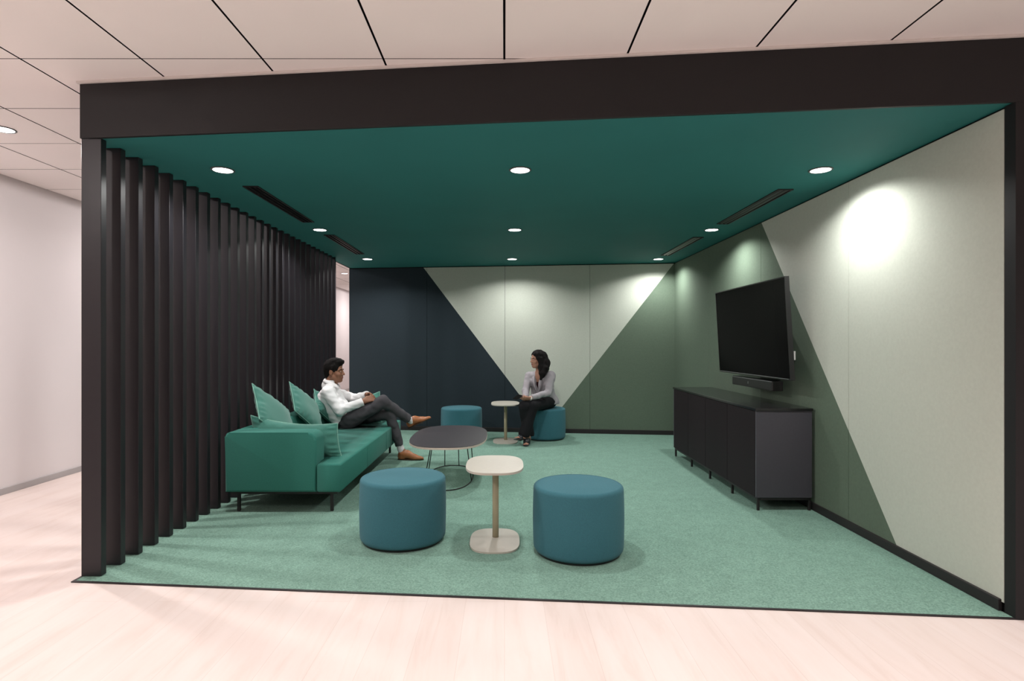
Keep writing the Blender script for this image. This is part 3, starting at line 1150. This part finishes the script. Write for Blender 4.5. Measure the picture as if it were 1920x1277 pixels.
def head(F, o_, R, s=1.0, fem=False):
    L = lambda a, b, c: np.array(o_) + s * (a * R[0] + b * R[1] + c * R[2])
    F.ell(L(-0.015, 0, 0.035), np.array((0.094, 0.073, 0.088)) * s, R, 0.02)
    F.ell(L(0.028, 0, -0.038), np.array((0.062, 0.058 if not fem else 0.054, 0.075)) * s, R, 0.03)
    F.ell(L(0.062, 0, -0.096), np.array((0.024, 0.026 if not fem else 0.02, 0.018)) * s, R, 0.03)
    for q in (1, -1):
        F.cap(L(-0.005, q * 0.055, -0.055), L(0.045, q * 0.026, -0.092), 0.018 * s, 0.016 * s, 0.025)
        F.ell(L(0.055, q * 0.040, -0.028), np.array((0.022, 0.02, 0.018)) * s, R, 0.02)
        F.cap(L(0.078, q * 0.012, 0.020), L(0.066, q * 0.045, 0.018), 0.010 * s, 0.009 * s, 0.012)
    for q in (1, -1):
        F.sub(L(0.092, q * 0.031, 0.002), np.array((0.014, 0.016, 0.010)) * s, R, 0.01)
        F.ell(L(0.074, q * 0.031, 0.001), np.array((0.0125, 0.0135, 0.0115)) * s, R, 0.004)
    F.cap(L(0.082, 0, 0.012), L(0.104, 0, -0.026), 0.0085 * s, 0.012 * s, 0.008)
    for q in (1, -1):
        F.ell(L(0.094, q * 0.011, -0.030), np.array((0.010, 0.008, 0.008)) * s, R, 0.006)
    F.cap(L(0.084, -0.016, -0.057), L(0.084, 0.016, -0.057), 0.0075 * s, None, 0.008)
    F.cap(L(0.082, -0.014, -0.068), L(0.082, 0.014, -0.068), 0.008 * s, None, 0.008)
    F.sub(L(0.094, 0, -0.0625), np.array((0.008, 0.022, 0.0022)) * s, R, 0.003)
    for q in (1, -1):
        F.ell(L(-0.012, q * 0.077, -0.008), np.array((0.020, 0.009, 0.031)) * s, R, 0.006)
        F.sub(L(-0.008, q * 0.086, -0.004), np.array((0.010, 0.006, 0.017)) * s, R, 0.004)
        F.ell(L(-0.006, q * 0.076, -0.034), np.array((0.009, 0.008, 0.010)) * s, R, 0.006)
    return L


def face_bits(root, L, R, s, hair_m):
    for q in (1, -1):
        F = Field(L(0.075, q * 0.031, 0.0) - 0.03, L(0.075, q * 0.031, 0.0) + 0.03, 0.0022)
        F.ell(L(0.0765, q * 0.031, 0.001), np.array((0.0108, 0.0112, 0.0064)) * s, R, 0.0)
        me = F.mesh('eye', 1)
        c = L(0.0873, q * 0.030, 0.001)
        e_ = worn('eye', me, root, M_EYE)
        me.materials.append(M_IRIS)
        for p in me.polygons:
            if np.linalg.norm(np.array(p.center) - c) < 0.0058 * s:
                p.material_index = 1
        F = Field(L(0.075, q * 0.031, 0.025) - 0.05, L(0.075, q * 0.031, 0.025) + 0.05, 0.0025)
        F.chain([L(0.0875, q * 0.014, 0.022), L(0.083, q * 0.034, 0.027), L(0.070, q * 0.050, 0.020)], [0.004 * s, 0.0042 * s, 0.003 * s], 0.002)
        worn('eyebrow', F.mesh('eyebrow', 1), root, hair_m)
    F = Field(L(0.09, 0, -0.062) - 0.035, L(0.09, 0, -0.062) + 0.035, 0.0022)
    F.cap(L(0.0865, -0.015, -0.0575), L(0.0865, 0.015, -0.0575), 0.0062 * s, None, 0.003)
    F.cap(L(0.0845, -0.013, -0.0678), L(0.0845, 0.013, -0.0678), 0.0068 * s, None, 0.003)
    worn('lips', F.mesh('lips', 1), root, M_LIP)


def hand(F, wrist, tip, n, ts, curl=(0.35, 0.6, 0.45), s=1.0):
    """five fingers; tip: direction of the fingers, n: side the palm faces, ts: +1/-1 side of the thumb"""
    w = np.array(wrist, float)
    d = unit(np.array(tip, float))
    n = np.array(n, float)
    n = unit(n - d * (n @ d))
    sd = np.cross(n, d) * ts
    F.cap(w - d * 0.03, w + d * 0.02, 0.024 * s, 0.024 * s, 0.015)
    spread = (0.030, 0.010, -0.010, -0.029)
    lens = (0.070, 0.079, 0.073, 0.058)
    for i, (o_, ln) in enumerate(zip(spread, lens)):
        k0 = w + d * 0.012 * s + sd * o_ * 0.55 * s
        k1 = w + d * (0.088 - abs(o_) * 0.15) * s + sd * o_ * s
        F.cap(k0, k1, 0.0135 * s, 0.0115 * s, 0.012)
        p, a = k1, 0.0
        for j, fr in enumerate((0.45, 0.32, 0.23)):
            a += curl[j] * (1 + 0.12 * i)
            q = p + (d * math.cos(a) + n * math.sin(a) + sd * o_ * 1.2) * ln * fr * s
            F.cap(p, q, (0.0098 - 0.0010 * j) * s, (0.0090 - 0.0012 * j) * s, 0.003)
            p = q
    b = w + d * 0.022 * s + sd * 0.024 * s
    m_ = b + unit(d * 0.75 + sd * 0.62 + n * 0.35) * 0.042 * s
    e_ = m_ + unit(d * 0.9 + sd * 0.15 + n * 0.45) * 0.034 * s
    F.cap(b, m_, 0.0145 * s, 0.0115 * s, 0.010)
    F.cap(m_, e_, 0.0108 * s, 0.0085 * s, 0.003)


def dress_shoe(root, heel, toe, up, m_upper, m_sole, L_=0.285):
    """heel, toe: ends of the sole line"""
    heel, toe = np.array(heel, float), np.array(toe, float)
    R = frame(toe - heel, up)
    q = lambda f, s_, u: heel + R[0] * f * (L_ / 0.285) + R[1] * s_ + R[2] * u
    F = Field(np.minimum(heel, toe) - 0.13, np.maximum(heel, toe) + 0.13, 0.0042)
    F.ell(q(0.045, 0, 0.040), (0.047, 0.033, 0.050), R, 0.02)
    F.cap(q(0.046, 0, 0.072), q(0.105, 0, 0.064), 0.037, 0.037, 0.02)
    F.cap(q(0.10, 0, 0.060), q(0.185, 0, 0.028), 0.037, 0.036, 0.03)
    F.ell(q(0.215, -0.002, 0.022), (0.062, 0.036, 0.024), R, 0.02)
    F.ell(q(0.255, -0.004, 0.017), (0.030, 0.022, 0.015), R, 0.012)
    F.cut(q(0, 0, 0.011), -R[2])
    F.cut(q(0.02, 0, 0.086), R[2] - R[0] * 0.28, (q(0.05, 0, 0.11), 0.07))
    sh = worn('shoe', F.mesh('shoe', 2), root, m_upper)
    # sole: outline plate with a heel block
    bm = bmesh.new()
    out = []
    for k in range(40):
        t = 2 * PI * k / 40
        f = 0.141 + 0.144 * math.cos(t)
        wid = 0.030 + 0.010 * math.sin((f - 0.05) / 0.24 * PI) if f < 0.24 else 0.034
        if 0.08 < f < 0.15:
            wid -= 0.004
        out.append((f, wid * math.sin(t)))
    a = [bm.verts.new(q(f, s_, 0.004 if f > 0.1 else 0.0)) for f, s_ in out]
    b = [bm.verts.new(q(f, s_, 0.0125)) for f, s_ in out]
    bm.faces.new(a)
    bm.faces.new(b[::-1])
    for i in range(40):
        j = (i + 1) % 40
        bm.faces.new((a[i], a[j], b[j], b[i]))
    so = obj('sole', bm, sh, m_sole)
    bm = bmesh.new()
    for k in range(4):
        f = 0.125 + 0.017 * k
        z = 0.094 - 0.0125 * k
        pts = [q(f, -0.020, z - 0.008), q(f, -0.008, z + 0.001), q(f + 0.004, 0.008, z + 0.001), q(f + 0.004, 0.020, z - 0.008)]
        tube_bm(pts, 0.0021, 6, bm=bm)
    obj('laces', bm, sh, m_sole, True)
    return sh


# ---------------- the man
man = thing('person', 'person in white shirt and grey trousers reclining cross legged on the green sofa', 'person', (-1.62, 6.12, 0.38))
Y = np.array([0, 1.0, 0])
YC = 6.12
waist, chest, neck = P(645, 789, YC), P(618, 746, YC), P(622, 716, YC)
belly = P(636, 772, YC)
shR, shL = P(614, 735, 5.95), P(619, 732, 6.29)
elR, wrR = P(637, 770, 5.90), P(681, 753, 5.99)
elL, wrL = P(661, 747, 6.36), P(688, 740.5, 6.18)
hipR, knR, anR = P(657, 784, 6.02), P(718, 753, 6.06), P(771, 789, 6.27)
hipL, knL, anL = P(659, 786, 6.22), P(731, 777, 6.15), P(751.5, 842, 6.19)
hipR[2] = hipL[2] = 0.468
HO = P(627.5, 696.5, YC)
HR = frame((1, -0.10, -0.04))

F = Field((-2.1, 5.78, 0.0), (-0.9, 6.52, 1.14), 0.0048)
HL = head(F, HO, HR, 1.0)
F.cap(HL(-0.028, 0, -0.05), neck + np.array((0.0, 0, -0.02)), 0.053, 0.058, 0.02)
F.cap(waist + 0.05 * Y, chest + 0.065 * Y, 0.085, 0.092, 0.05)
F.cap(waist - 0.05 * Y, chest - 0.065 * Y, 0.085, 0.092, 0.05)
F.cap(neck - np.array((0, 0, 0.05)), shR, 0.045, 0.045, 0.03)
F.cap(neck - np.array((0, 0, 0.05)), shL, 0.045, 0.045, 0.03)
F.chain([shR, elR, wrR], [0.046, 0.038, 0.026], 0.015)
F.chain([shL, elL, wrL], [0.046, 0.038, 0.026], 0.015)
hand(F, wrR, P(697, 747, 6.02) - wrR, (0.35, 0.75, -0.35), -1, (0.35, 0.6, 0.5))
hand(F, wrL, P(701, 740, 6.10) - wrL, (0.2, -0.7, -0.5), 1, (0.4, 0.6, 0.5))
F.ell(P(656, 785, YC) + np.array((0, 0, 0.02)), (0.12, 0.15, 0.075), None, 0.04)
F.chain([hipR, knR, anR], [0.07, 0.048, 0.032], 0.02)
F.chain([hipL, knL, anL], [0.07, 0.048, 0.032], 0.004)
F.cap(anL, P(770, 857, 6.19), 0.03, 0.024, 0.01)
F.cap(anR, P(795, 789, 6.28), 0.03, 0.024, 0.01)
F.cut((0, 0, 0.386), (0, 0, -1), ((-1.66, 6.12, 0.20), 0.36))
worn('body', F.mesh('body', 2), man, M_SKIN_M)
face_bits(man, HL, HR, 1.0, M_HAIR)

F = Field(HO - 0.22, HO + 0.22, 0.0042)
F.ell(HL(-0.022, 0, 0.042), (0.104, 0.083, 0.096), HR, 0.02)
F.ell(HL(-0.066, 0, -0.02), (0.042, 0.060, 0.060), HR, 0.03)
F.ell(HL(0.045, 0.005, 0.103), (0.052, 0.060, 0.036), HR, 0.02)
F.ell(HL(0.000, 0, 0.118), (0.060, 0.060, 0.028), HR, 0.02)
F.wrinkle(0.0035, 130, 3)
F.sub(HL(0.100, 0, -0.02), (0.070, 0.085, 0.092), HR, 0.012)
for q in (1, -1):
    F.sub(HL(0.002, q * 0.092, -0.030), (0.034, 0.032, 0.050), HR, 0.01)
F.sub(HL(0.0, 0, -0.135), (0.16, 0.14, 0.055), HR, 0.01)
tag(worn('hair', F.mesh('hair', 1), man, M_HAIR), 'short black wavy hair')

F = Field((-2.1, 5.75, 0.34), (-1.25, 6.55, 0.99), 0.0056)
for q in (1, -1):
    F.chain([P(650, 797, YC) + q * 0.055 * Y, belly + q * 0.062 * Y, chest + q * 0.075 * Y], [0.098, 0.102, 0.110], 0.06)
F.cap(neck - np.array((0.012, 0, 0.045)), shR + (0, 0.02, 0), 0.058, 0.056, 0.05)
F.cap(neck - np.array((0.012, 0, 0.045)), shL - (0, 0.02, 0), 0.058, 0.056, 0.05)
F.chain([shR, elR, wrR], [0.064, 0.053, 0.037], 0.022)
F.chain([shL, elL, wrL], [0.060, 0.050, 0.037], 0.022)
for e_, w_ in ((elR, wrR), (elL, wrL)):
    d = unit(w_ - e_)
    F.cap(w_ - d * 0.045, w_ - d * 0.0, 0.039, 0.039, 0.006)
F.wrinkle(0.0035, 34, 11, (1, 0.5, 1))
F.wrinkle(0.0042, 85, 12, (1, 0.4, 1))
F.cap(P(616, 723, YC), P(622, 711, YC), 0.072, 0.066, 0.015)
F.sub(P(633, 714, YC), (0.062, 0.042, 0.050), None, 0.008)
F.sub(P(634, 722, YC), (0.060, 0.018, 0.050), None, 0.006)
nk = unit(P(624, 700, YC) - P(617, 722, YC) + np.array((-0.10, 0, 0)))
F.cut(P(621, 712.5, YC), nk + np.array((0.42, 0, 0)), (P(623, 703, YC), 0.085))
for e_, w_ in ((elR, wrR), (elL, wrL)):
    d = unit(w_ - e_)
    F.cut(w_ - d * 0.004, d, (w_ + d * 0.04, 0.075))
F.cut((0, 0, 0.384), (0, 0, -1))
sh_ = worn('shirt', F.mesh('shirt', 2), man, M_SHIRT)

# turned down collar of the shirt, open at the front
CC = P(621.5, 715, YC)
for sd in (1, -1):
    bm = bmesh.new()
    rows_ = []
    for k in range(15):
        a = math.radians(180 - 158 * k / 14)
        dr = np.array((math.cos(a), sd * math.sin(a), 0.0))
        zt = -0.030 * math.cos(a) + 0.004
        tip = max(0, (k - 9) / 5)
        top_ = CC + dr * 0.067 + np.array((0, 0, zt))
        low_ = CC + dr * (0.090 + 0.004 * tip) + np.array((0.010 * tip, 0, zt - 0.034 - 0.022 * tip))
        rows_.append([bm.verts.new(top_), bm.verts.new((top_ * 0.5 + low_ * 0.5) + dr * 0.004), bm.verts.new(low_)])
    for a_, b_ in zip(rows_, rows_[1:]):
        for q in range(2):
            bm.faces.new((a_[q], a_[q + 1], b_[q + 1], b_[q]))
    c_ = obj('collar', bm, sh_, M_SHIRT, True)
    md = c_.modifiers.new('thickness', 'SOLIDIFY')
    md.thickness = 0.004

F = Field((-1.95, 5.82, 0.10), (-0.95, 6.45, 0.78), 0.0056)
pel = P(657, 785, YC)
pel[2] = 0.474
F.ell(pel, (0.135, 0.175, 0.098), None, 0.05)
F.cap(P(650, 792, YC) - 0.07 * Y, P(650, 792, YC) + 0.07 * Y, 0.095, 0.095, 0.04)
F.chain([hipR, knR], [0.094, 0.063], 0.04)
F.chain([knR, anR], [0.060, 0.046], 0.015)
F.wrinkle(0.0, 1)
G = Field((-1.95, 5.82, 0.10), (-0.95, 6.45, 0.78), 0.0056)
G.chain([hipL, knL], [0.090, 0.062], 0.04)
G.chain([knL, anL], [0.059, 0.045], 0.015)
hh = np.clip(0.5 + 0.5 * (F.F - G.F) / 0.006, 0, 1)
F.F = F.F + (G.F - F.F) * hh - 0.006 * hh * (1 - hh)
F.wrinkle(0.0045, 40, 21)
F.wrinkle(0.0032, 85, 22)
for k_, a_ in ((knR, anR), (knL, anL)):
    d = unit(a_ - k_)
    F.cut(a_ - d * 0.045, d, (a_ + d * 0.02, 0.075))
F.cut((0, 0, 0.379), (0, 0, -1), ((-1.66, 6.12, 0.18), 0.40))
td = unit(chest - waist)
F.cut(P(646, 792, YC), td, (P(640, 775, YC), 0.18))
worn('trousers', F.mesh('trousers', 2), man, M_TROUSER)

F = Field((-1.95, 5.85, 0.34), (-1.45, 6.4, 0.62), 0.005)
F.cap(P(647, 792, YC) - 0.062 * Y, P(647, 792, YC) + 0.062 * Y, 0.106, None, 0)
F.cut(P(646, 792, YC) + td * 0.016, td)
F.cut(P(646, 792, YC) - td * 0.018, -td)
F.cut((0, 0, 0.381), (0, 0, -1))
worn('belt', F.mesh('belt', 1), man, M_BELT)

for k_, a_, b_ in ((knR, anR, P(775, 791, 6.28)), (knL, anL, P(755, 856, 6.19))):
    d = unit(a_ - k_)
    F = Field(np.minimum(a_, b_) - 0.12, np.maximum(a_, b_) + 0.12, 0.0045)
    F.chain([a_ - d * 0.07, a_, b_], [0.037, 0.036, 0.030], 0.01)
    F.wrinkle(0.0012, 150, 5)
    worn('sock', F.mesh('sock', 1), man, M_SOCK)
hz = P(746, 862, 6.19)
tz = P(796, 862, 6.17)
hz[2] = tz[2] = ZC
dress_shoe(man, hz, tz, (0, 0, 1), M_SHOE, M_SOLE)
dress_shoe(man, P(766, 803.5, 6.29), P(814, 783, 6.25), (0.25, -0.05, 1), M_SHOE, M_SOLE)

# ---------------- the woman
wom = thing('person', 'person with long black hair in pale grey blazer sitting on the blue pouf', 'person', (0.52, 7.55, 0.42))
fw = unit((-0.5, -0.866, 0))
lw = unit((0.866, -0.5, 0))
pelv, chst, nck = np.array((0.525, 7.555, 0.515)), np.array((0.478, 7.455, 0.755)), np.array((0.452, 7.415, 0.898))
sL, sR = P(1033, 705, 7.335), P(993, 704, 7.50)
eL, wL = P(1027, 737, 7.22), P(995, 746.5, 7.09)
eR, wR = P(986, 732, 7.40), P(985, 746, 7.16)
hL, hR = np.array((0.60, 7.505, 0.505)), np.array((0.445, 7.57, 0.505))
kL, kR = np.array((0.352, 7.10, 0.490)), np.array((0.244, 7.085, 0.486))
aL, aR = np.array((0.252, 7.10, 0.150)), np.array((0.305, 7.19, 0.130))
WO = P(1007.5, 674, 7.375)
WR = frame((-0.88, -0.47, -0.05))
WS = 0.93

F = Field((-0.02, 6.86, 0.0), (0.86, 7.82, 1.24), 0.0048)
WL = head(F, WO, WR, WS, True)
F.cap(WL(-0.03, 0, -0.05), nck + (0, 0, -0.02), 0.044, 0.048, 0.02)
F.cap(pelv + lw * 0.05, chst + lw * 0.05, 0.08, 0.074, 0.05)
F.cap(pelv - lw * 0.05, chst - lw * 0.05, 0.08, 0.074, 0.05)
F.cap(nck - (0, 0, 0.05), sL, 0.042, 0.040, 0.03)
F.cap(nck - (0, 0, 0.05), sR, 0.042, 0.040, 0.03)
F.ell(chst + fw * 0.012 + (0, 0, 0.06), (0.078, 0.085, 0.095), np.array([fw, lw, (0, 0, 1)]), 0.04)
F.chain([sL, eL, wL], [0.040, 0.034, 0.023], 0.015)
F.chain([sR, eR, wR], [0.040, 0.034, 0.023], 0.015)
hand(F, wL, P(978, 748, 7.02) - wL, (-0.2, 0.55, 0.6), -1, (0.4, 0.65, 0.5), 0.92)
hand(F, wR, P(976, 748, 7.06) - wR, (-0.2, -0.5, 0.7), 1, (0.3, 0.5, 0.4), 0.92)
F.ell(pelv, (0.12, 0.12, 0.085), None, 0.04)
F.chain([hL, kL, aL], [0.07, 0.048, 0.030], 0.01)
F.chain([hR, kR, aR], [0.07, 0.048, 0.030], 0.006)
# left foot: turned out in the air
F.chain([aL, np.array((0.235, 7.07, 0.105))], [0.030, 0.028], 0.015)
F.cap((0.300, 7.125, 0.098), (0.235, 7.075, 0.098), 0.026, 0.028, 0.015)
F.cap((0.235, 7.075, 0.100), (0.175, 7.025, 0.108), 0.026, 0.020, 0.02)
for i in range(5):
    s_ = (i - 2) * 0.0125
    b0 = np.array((0.180, 7.03, 0.108)) + np.array((0.62, -0.75, 0.1)) * s_
    F.cap(b0, b0 + np.array((-0.030, -0.024, 0.003)) * (1.15 - 0.09 * i), 0.0085, 0.0072, 0.004)
# right foot: on the carpet, behind
F.chain([aR, np.array((0.300, 7.16, 0.075)), np.array((0.285, 7.10, 0.045)), np.array((0.268, 7.03, 0.032))], [0.030, 0.028, 0.025, 0.018], 0.015)
for i in range(5):
    s_ = (i - 2) * 0.012
    b0 = np.array((0.268 + s_, 7.03 - 0.2 * s_, 0.030))
    F.cap(b0, b0 + np.array((-0.009, -0.032, -0.002)) * (1.12 - 0.08 * i), 0.0085, 0.0072, 0.004)
F.cut((0, 0, 0.425), (0, 0, -1), ((0.536, 7.60, 0.24), 0.27))
worn('body', F.mesh('body', 2), wom, M_SKIN_F)
face_bits(wom, WL, WR, WS, M_HAIR)

F = Field((0.2, 7.0, 0.70), (0.75, 7.62, 1.24), 0.0048)
F.ell(WL(-0.022, 0, 0.043), np.array((0.108, 0.086, 0.094)) * WS, WR, 0.02)
F.ell(WL(-0.055, 0.02, -0.02), np.array((0.060, 0.075, 0.085)) * WS, WR, 0.04)
F.sub(WL(0.092, -0.012, -0.030), np.array((0.064, 0.100, 0.098)) * WS, WR, 0.012)
F.chain([WL(0.035, 0.066, 0.075), WL(0.030, 0.082, 0.02), WL(0.010, 0.085, -0.04)], [0.022, 0.020, 0.022], 0.02)
F.chain([P(1019, 668, 7.36), P(1022, 681, 7.34), P(1021, 691, 7.30), P(1017.5, 701, 7.265), P(1014.5, 711, 7.245)], [0.055, 0.060, 0.050, 0.036, 0.016], 0.03)
F.chain([P(1021, 672, 7.40), P(1026.5, 681, 7.40), P(1029, 687, 7.36)], [0.040, 0.034, 0.012], 0.02)
F.chain([P(1014, 672, 7.30), P(1013, 688, 7.275), P(1012.5, 700, 7.25)], [0.020, 0.024, 0.016], 0.02)
F.wrinkle(0.0032, 100, 31, (1, 1, 0.25))
tag(worn('hair', F.mesh('hair', 1), wom, M_HAIR), 'long black hair falling over one shoulder')

F = Field((0.1, 6.98, 0.42), (0.85, 7.82, 0.97), 0.0054)
for q in (1, -1):
    F.chain([pelv + lw * q * 0.062 + (0, 0, 0.0), pelv * 0.5 + chst * 0.5 + lw * q * 0.050, chst + lw * q * 0.068], [0.122, 0.098, 0.100], 0.05)
F.cap(pelv + lw * 0.05 - fw * 0.03 + (0, 0, -0.03), pelv - lw * 0.05 - fw * 0.03 + (0, 0, -0.03), 0.130, None, 0.04)
F.cap(nck - (0, 0, 0.045) - fw * 0.01, sL - lw * 0.015, 0.052, 0.052, 0.045)
F.cap(nck - (0, 0, 0.045) - fw * 0.01, sR + lw * 0.015, 0.052, 0.052, 0.045)
F.chain([sL, eL, wL], [0.058, 0.047, 0.034], 0.02)
F.chain([sR, eR, wR], [0.056, 0.046, 0.034], 0.02)
F.wrinkle(0.0055, 36, 41)
F.wrinkle(0.0036, 85, 42)
F.sub(chst + fw * 0.120 + (0, 0, -0.005), (0.080, 0.025, 0.140), np.array([fw, lw, (0, 0, 1)]), 0.01)
F.sub(chst + fw * 0.09 + (0, 0, 0.13), (0.065, 0.030, 0.085), np.array([fw, lw, (0, 0, 1)]), 0.015)
F.sub(pelv + fw * 0.17 + (0, 0, -0.07), (0.07, 0.07, 0.11), np.array([fw, lw, (0, 0, 1)]), 0.015)
F.sub(nck + fw * 0.015 + (0, 0, 0.02), (0.062, 0.056, 0.05), np.array([fw, lw, (0, 0, 1)]), 0.01)
for e_, w_ in ((eL, wL), (eR, wR)):
    d = unit(w_ - e_)
    F.cut(w_ - d * 0.012, d, (w_ + d * 0.035, 0.075))
F.cut((0, 0, 0.470), (0, 0, -1))
bz_ = worn('blazer', F.mesh('blazer', 2), wom, M_BLAZER)
for sd in (1, -1):
    bm = bmesh.new()
    rows_ = []
    A = nck + lw * sd * 0.060 + fw * 0.004 + (0, 0, 0.000)
    B = chst + fw * 0.104 + lw * sd * 0.016 + (0, 0, -0.105)
    for k in range(15):
        t = k / 14
        inn = A * (1 - t) + B * t + fw * 0.046 * math.sin(PI * min(1, t * 1.05)) - lw * sd * 0.010 * math.sin(PI * t)
        wd_ = 0.046 * math.sin(PI * (0.10 + 0.86 * t)) ** 0.8
        if 0.40 < t < 0.47:
            wd_ *= 0.72                     # notch
        out_ = inn + lw * sd * wd_ - fw * wd_ * 0.30
        rows_.append([bm.verts.new(inn), bm.verts.new((inn + out_) / 2 + fw * 0.003), bm.verts.new(out_)])
    for a_, b_ in zip(rows_, rows_[1:]):
        for q in range(2):
            bm.faces.new((a_[q], a_[q + 1], b_[q + 1], b_[q]))
    c_ = obj('lapel', bm, bz_, M_BLAZER, True)
    md = c_.modifiers.new('thickness', 'SOLIDIFY')
    md.thickness = 0.004

F = Field((0.2, 7.1, 0.44), (0.8, 7.75, 0.95), 0.0054)
for q in (1, -1):
    F.chain([pelv + lw * q * 0.055, pelv * 0.5 + chst * 0.5 + lw * q * 0.040, chst + lw * q * 0.052 + fw * 0.004], [0.100, 0.080, 0.086], 0.05)
F.cut(chst + (0, 0, 0.045), (fw[0] * 0.3, fw[1] * 0.3, 1))
F.cut((0, 0, 0.475), (0, 0, -1))
worn('top', F.mesh('top', 2), wom, M_BLOUSE)

F = Field((0.02, 6.9, 0.1), (0.86, 7.82, 0.68), 0.0056)
F.ell(pelv + (0, 0, -0.012), (0.15, 0.14, 0.10), None, 0.05)
F.chain([hL, kL], [0.088, 0.068], 0.04)
F.chain([kL, aL], [0.068, 0.076], 0.02)
G = Field((0.02, 6.9, 0.1), (0.86, 7.82, 0.68), 0.0056)
G.chain([hR, kR], [0.088, 0.068], 0.04)
G.chain([kR, aR], [0.068, 0.074], 0.02)
hh = np.clip(0.5 + 0.5 * (F.F - G.F) / 0.008, 0, 1)
F.F = F.F + (G.F - F.F) * hh - 0.008 * hh * (1 - hh)
F.wrinkle(0.0032, 34, 51, (1, 1, 0.4))
F.cut((0, 0, 0.188), (0.05, -0.1, -1))
F.cut((0, 0, 0.4225), (0, 0, -1), ((0.536, 7.60, 0.24), 0.285))
worn('trousers', F.mesh('trousers', 2), wom, M_BLACKCLOTH)


def mule(heel, toe, up, block):
    heel, toe = np.array(heel, float), np.array(toe, float)
    R = frame(toe - heel, up)
    L_ = np.linalg.norm(toe - heel)
    q = lambda f, s_, u: heel + R[0] * f * L_ + R[1] * s_ + R[2] * u
    F = Field(np.minimum(heel, toe) - 0.14, np.maximum(heel, toe) + 0.14, 0.0042)
    F.ell(q(0.22, 0, 0), (0.062, 0.032, 0.009), R, 0.01)
    F.ell(q(0.66, 0, 0), (0.095, 0.042, 0.010), R, 0.015)
    F.cap(q(0.12, 0, -0.006), q(0.10, 0, -block), 0.026, 0.021, 0.006)
    F.ell(q(0.62, 0, 0.018), (0.034, 0.044, 0.040), R, 0.008)
    return worn('shoe', F.mesh('shoe', 1), wom, M_BLACKSHOE)


mule((0.318, 7.125, 0.076), (0.118, 6.975, 0.092), (0.10, 0.28, 1), 0.045)
mule((0.302, 7.185, 0.052), (0.258, 6.985, 0.017), (0, 0.1, 1), 0.036)
d = unit(wL - eL)
F = Field(wL - 0.06, wL + 0.06, 0.003)
F.cap(wL - d * 0.002, wL + d * 0.010, 0.0285, 0.0285, 0.0)
F.cut(wL - d * 0.006, -d)
F.cut(wL + d * 0.016, d)
tag(worn('wristwatch', F.mesh('wristwatch', 1), wom, M_WHITE_PLASTIC), 'white wrist band')

ph = thing('phone', 'dark phone held in the hands of the woman above the side table', 'phone', tuple(P(970.5, 745, 7.0)), 0)
bm = box_bm((-0.034, -0.068, -0.004), (0.034, 0.068, 0.004), bev=0.003, seg=2)
obj('case', bm, ph, M_PLASTIC)
obj('screen', box_bm((-0.031, -0.065, 0.0041), (0.031, 0.065, 0.0052)), ph, M_SCREEN)
ph.rotation_euler = (math.radians(20), math.radians(12), math.radians(-30))
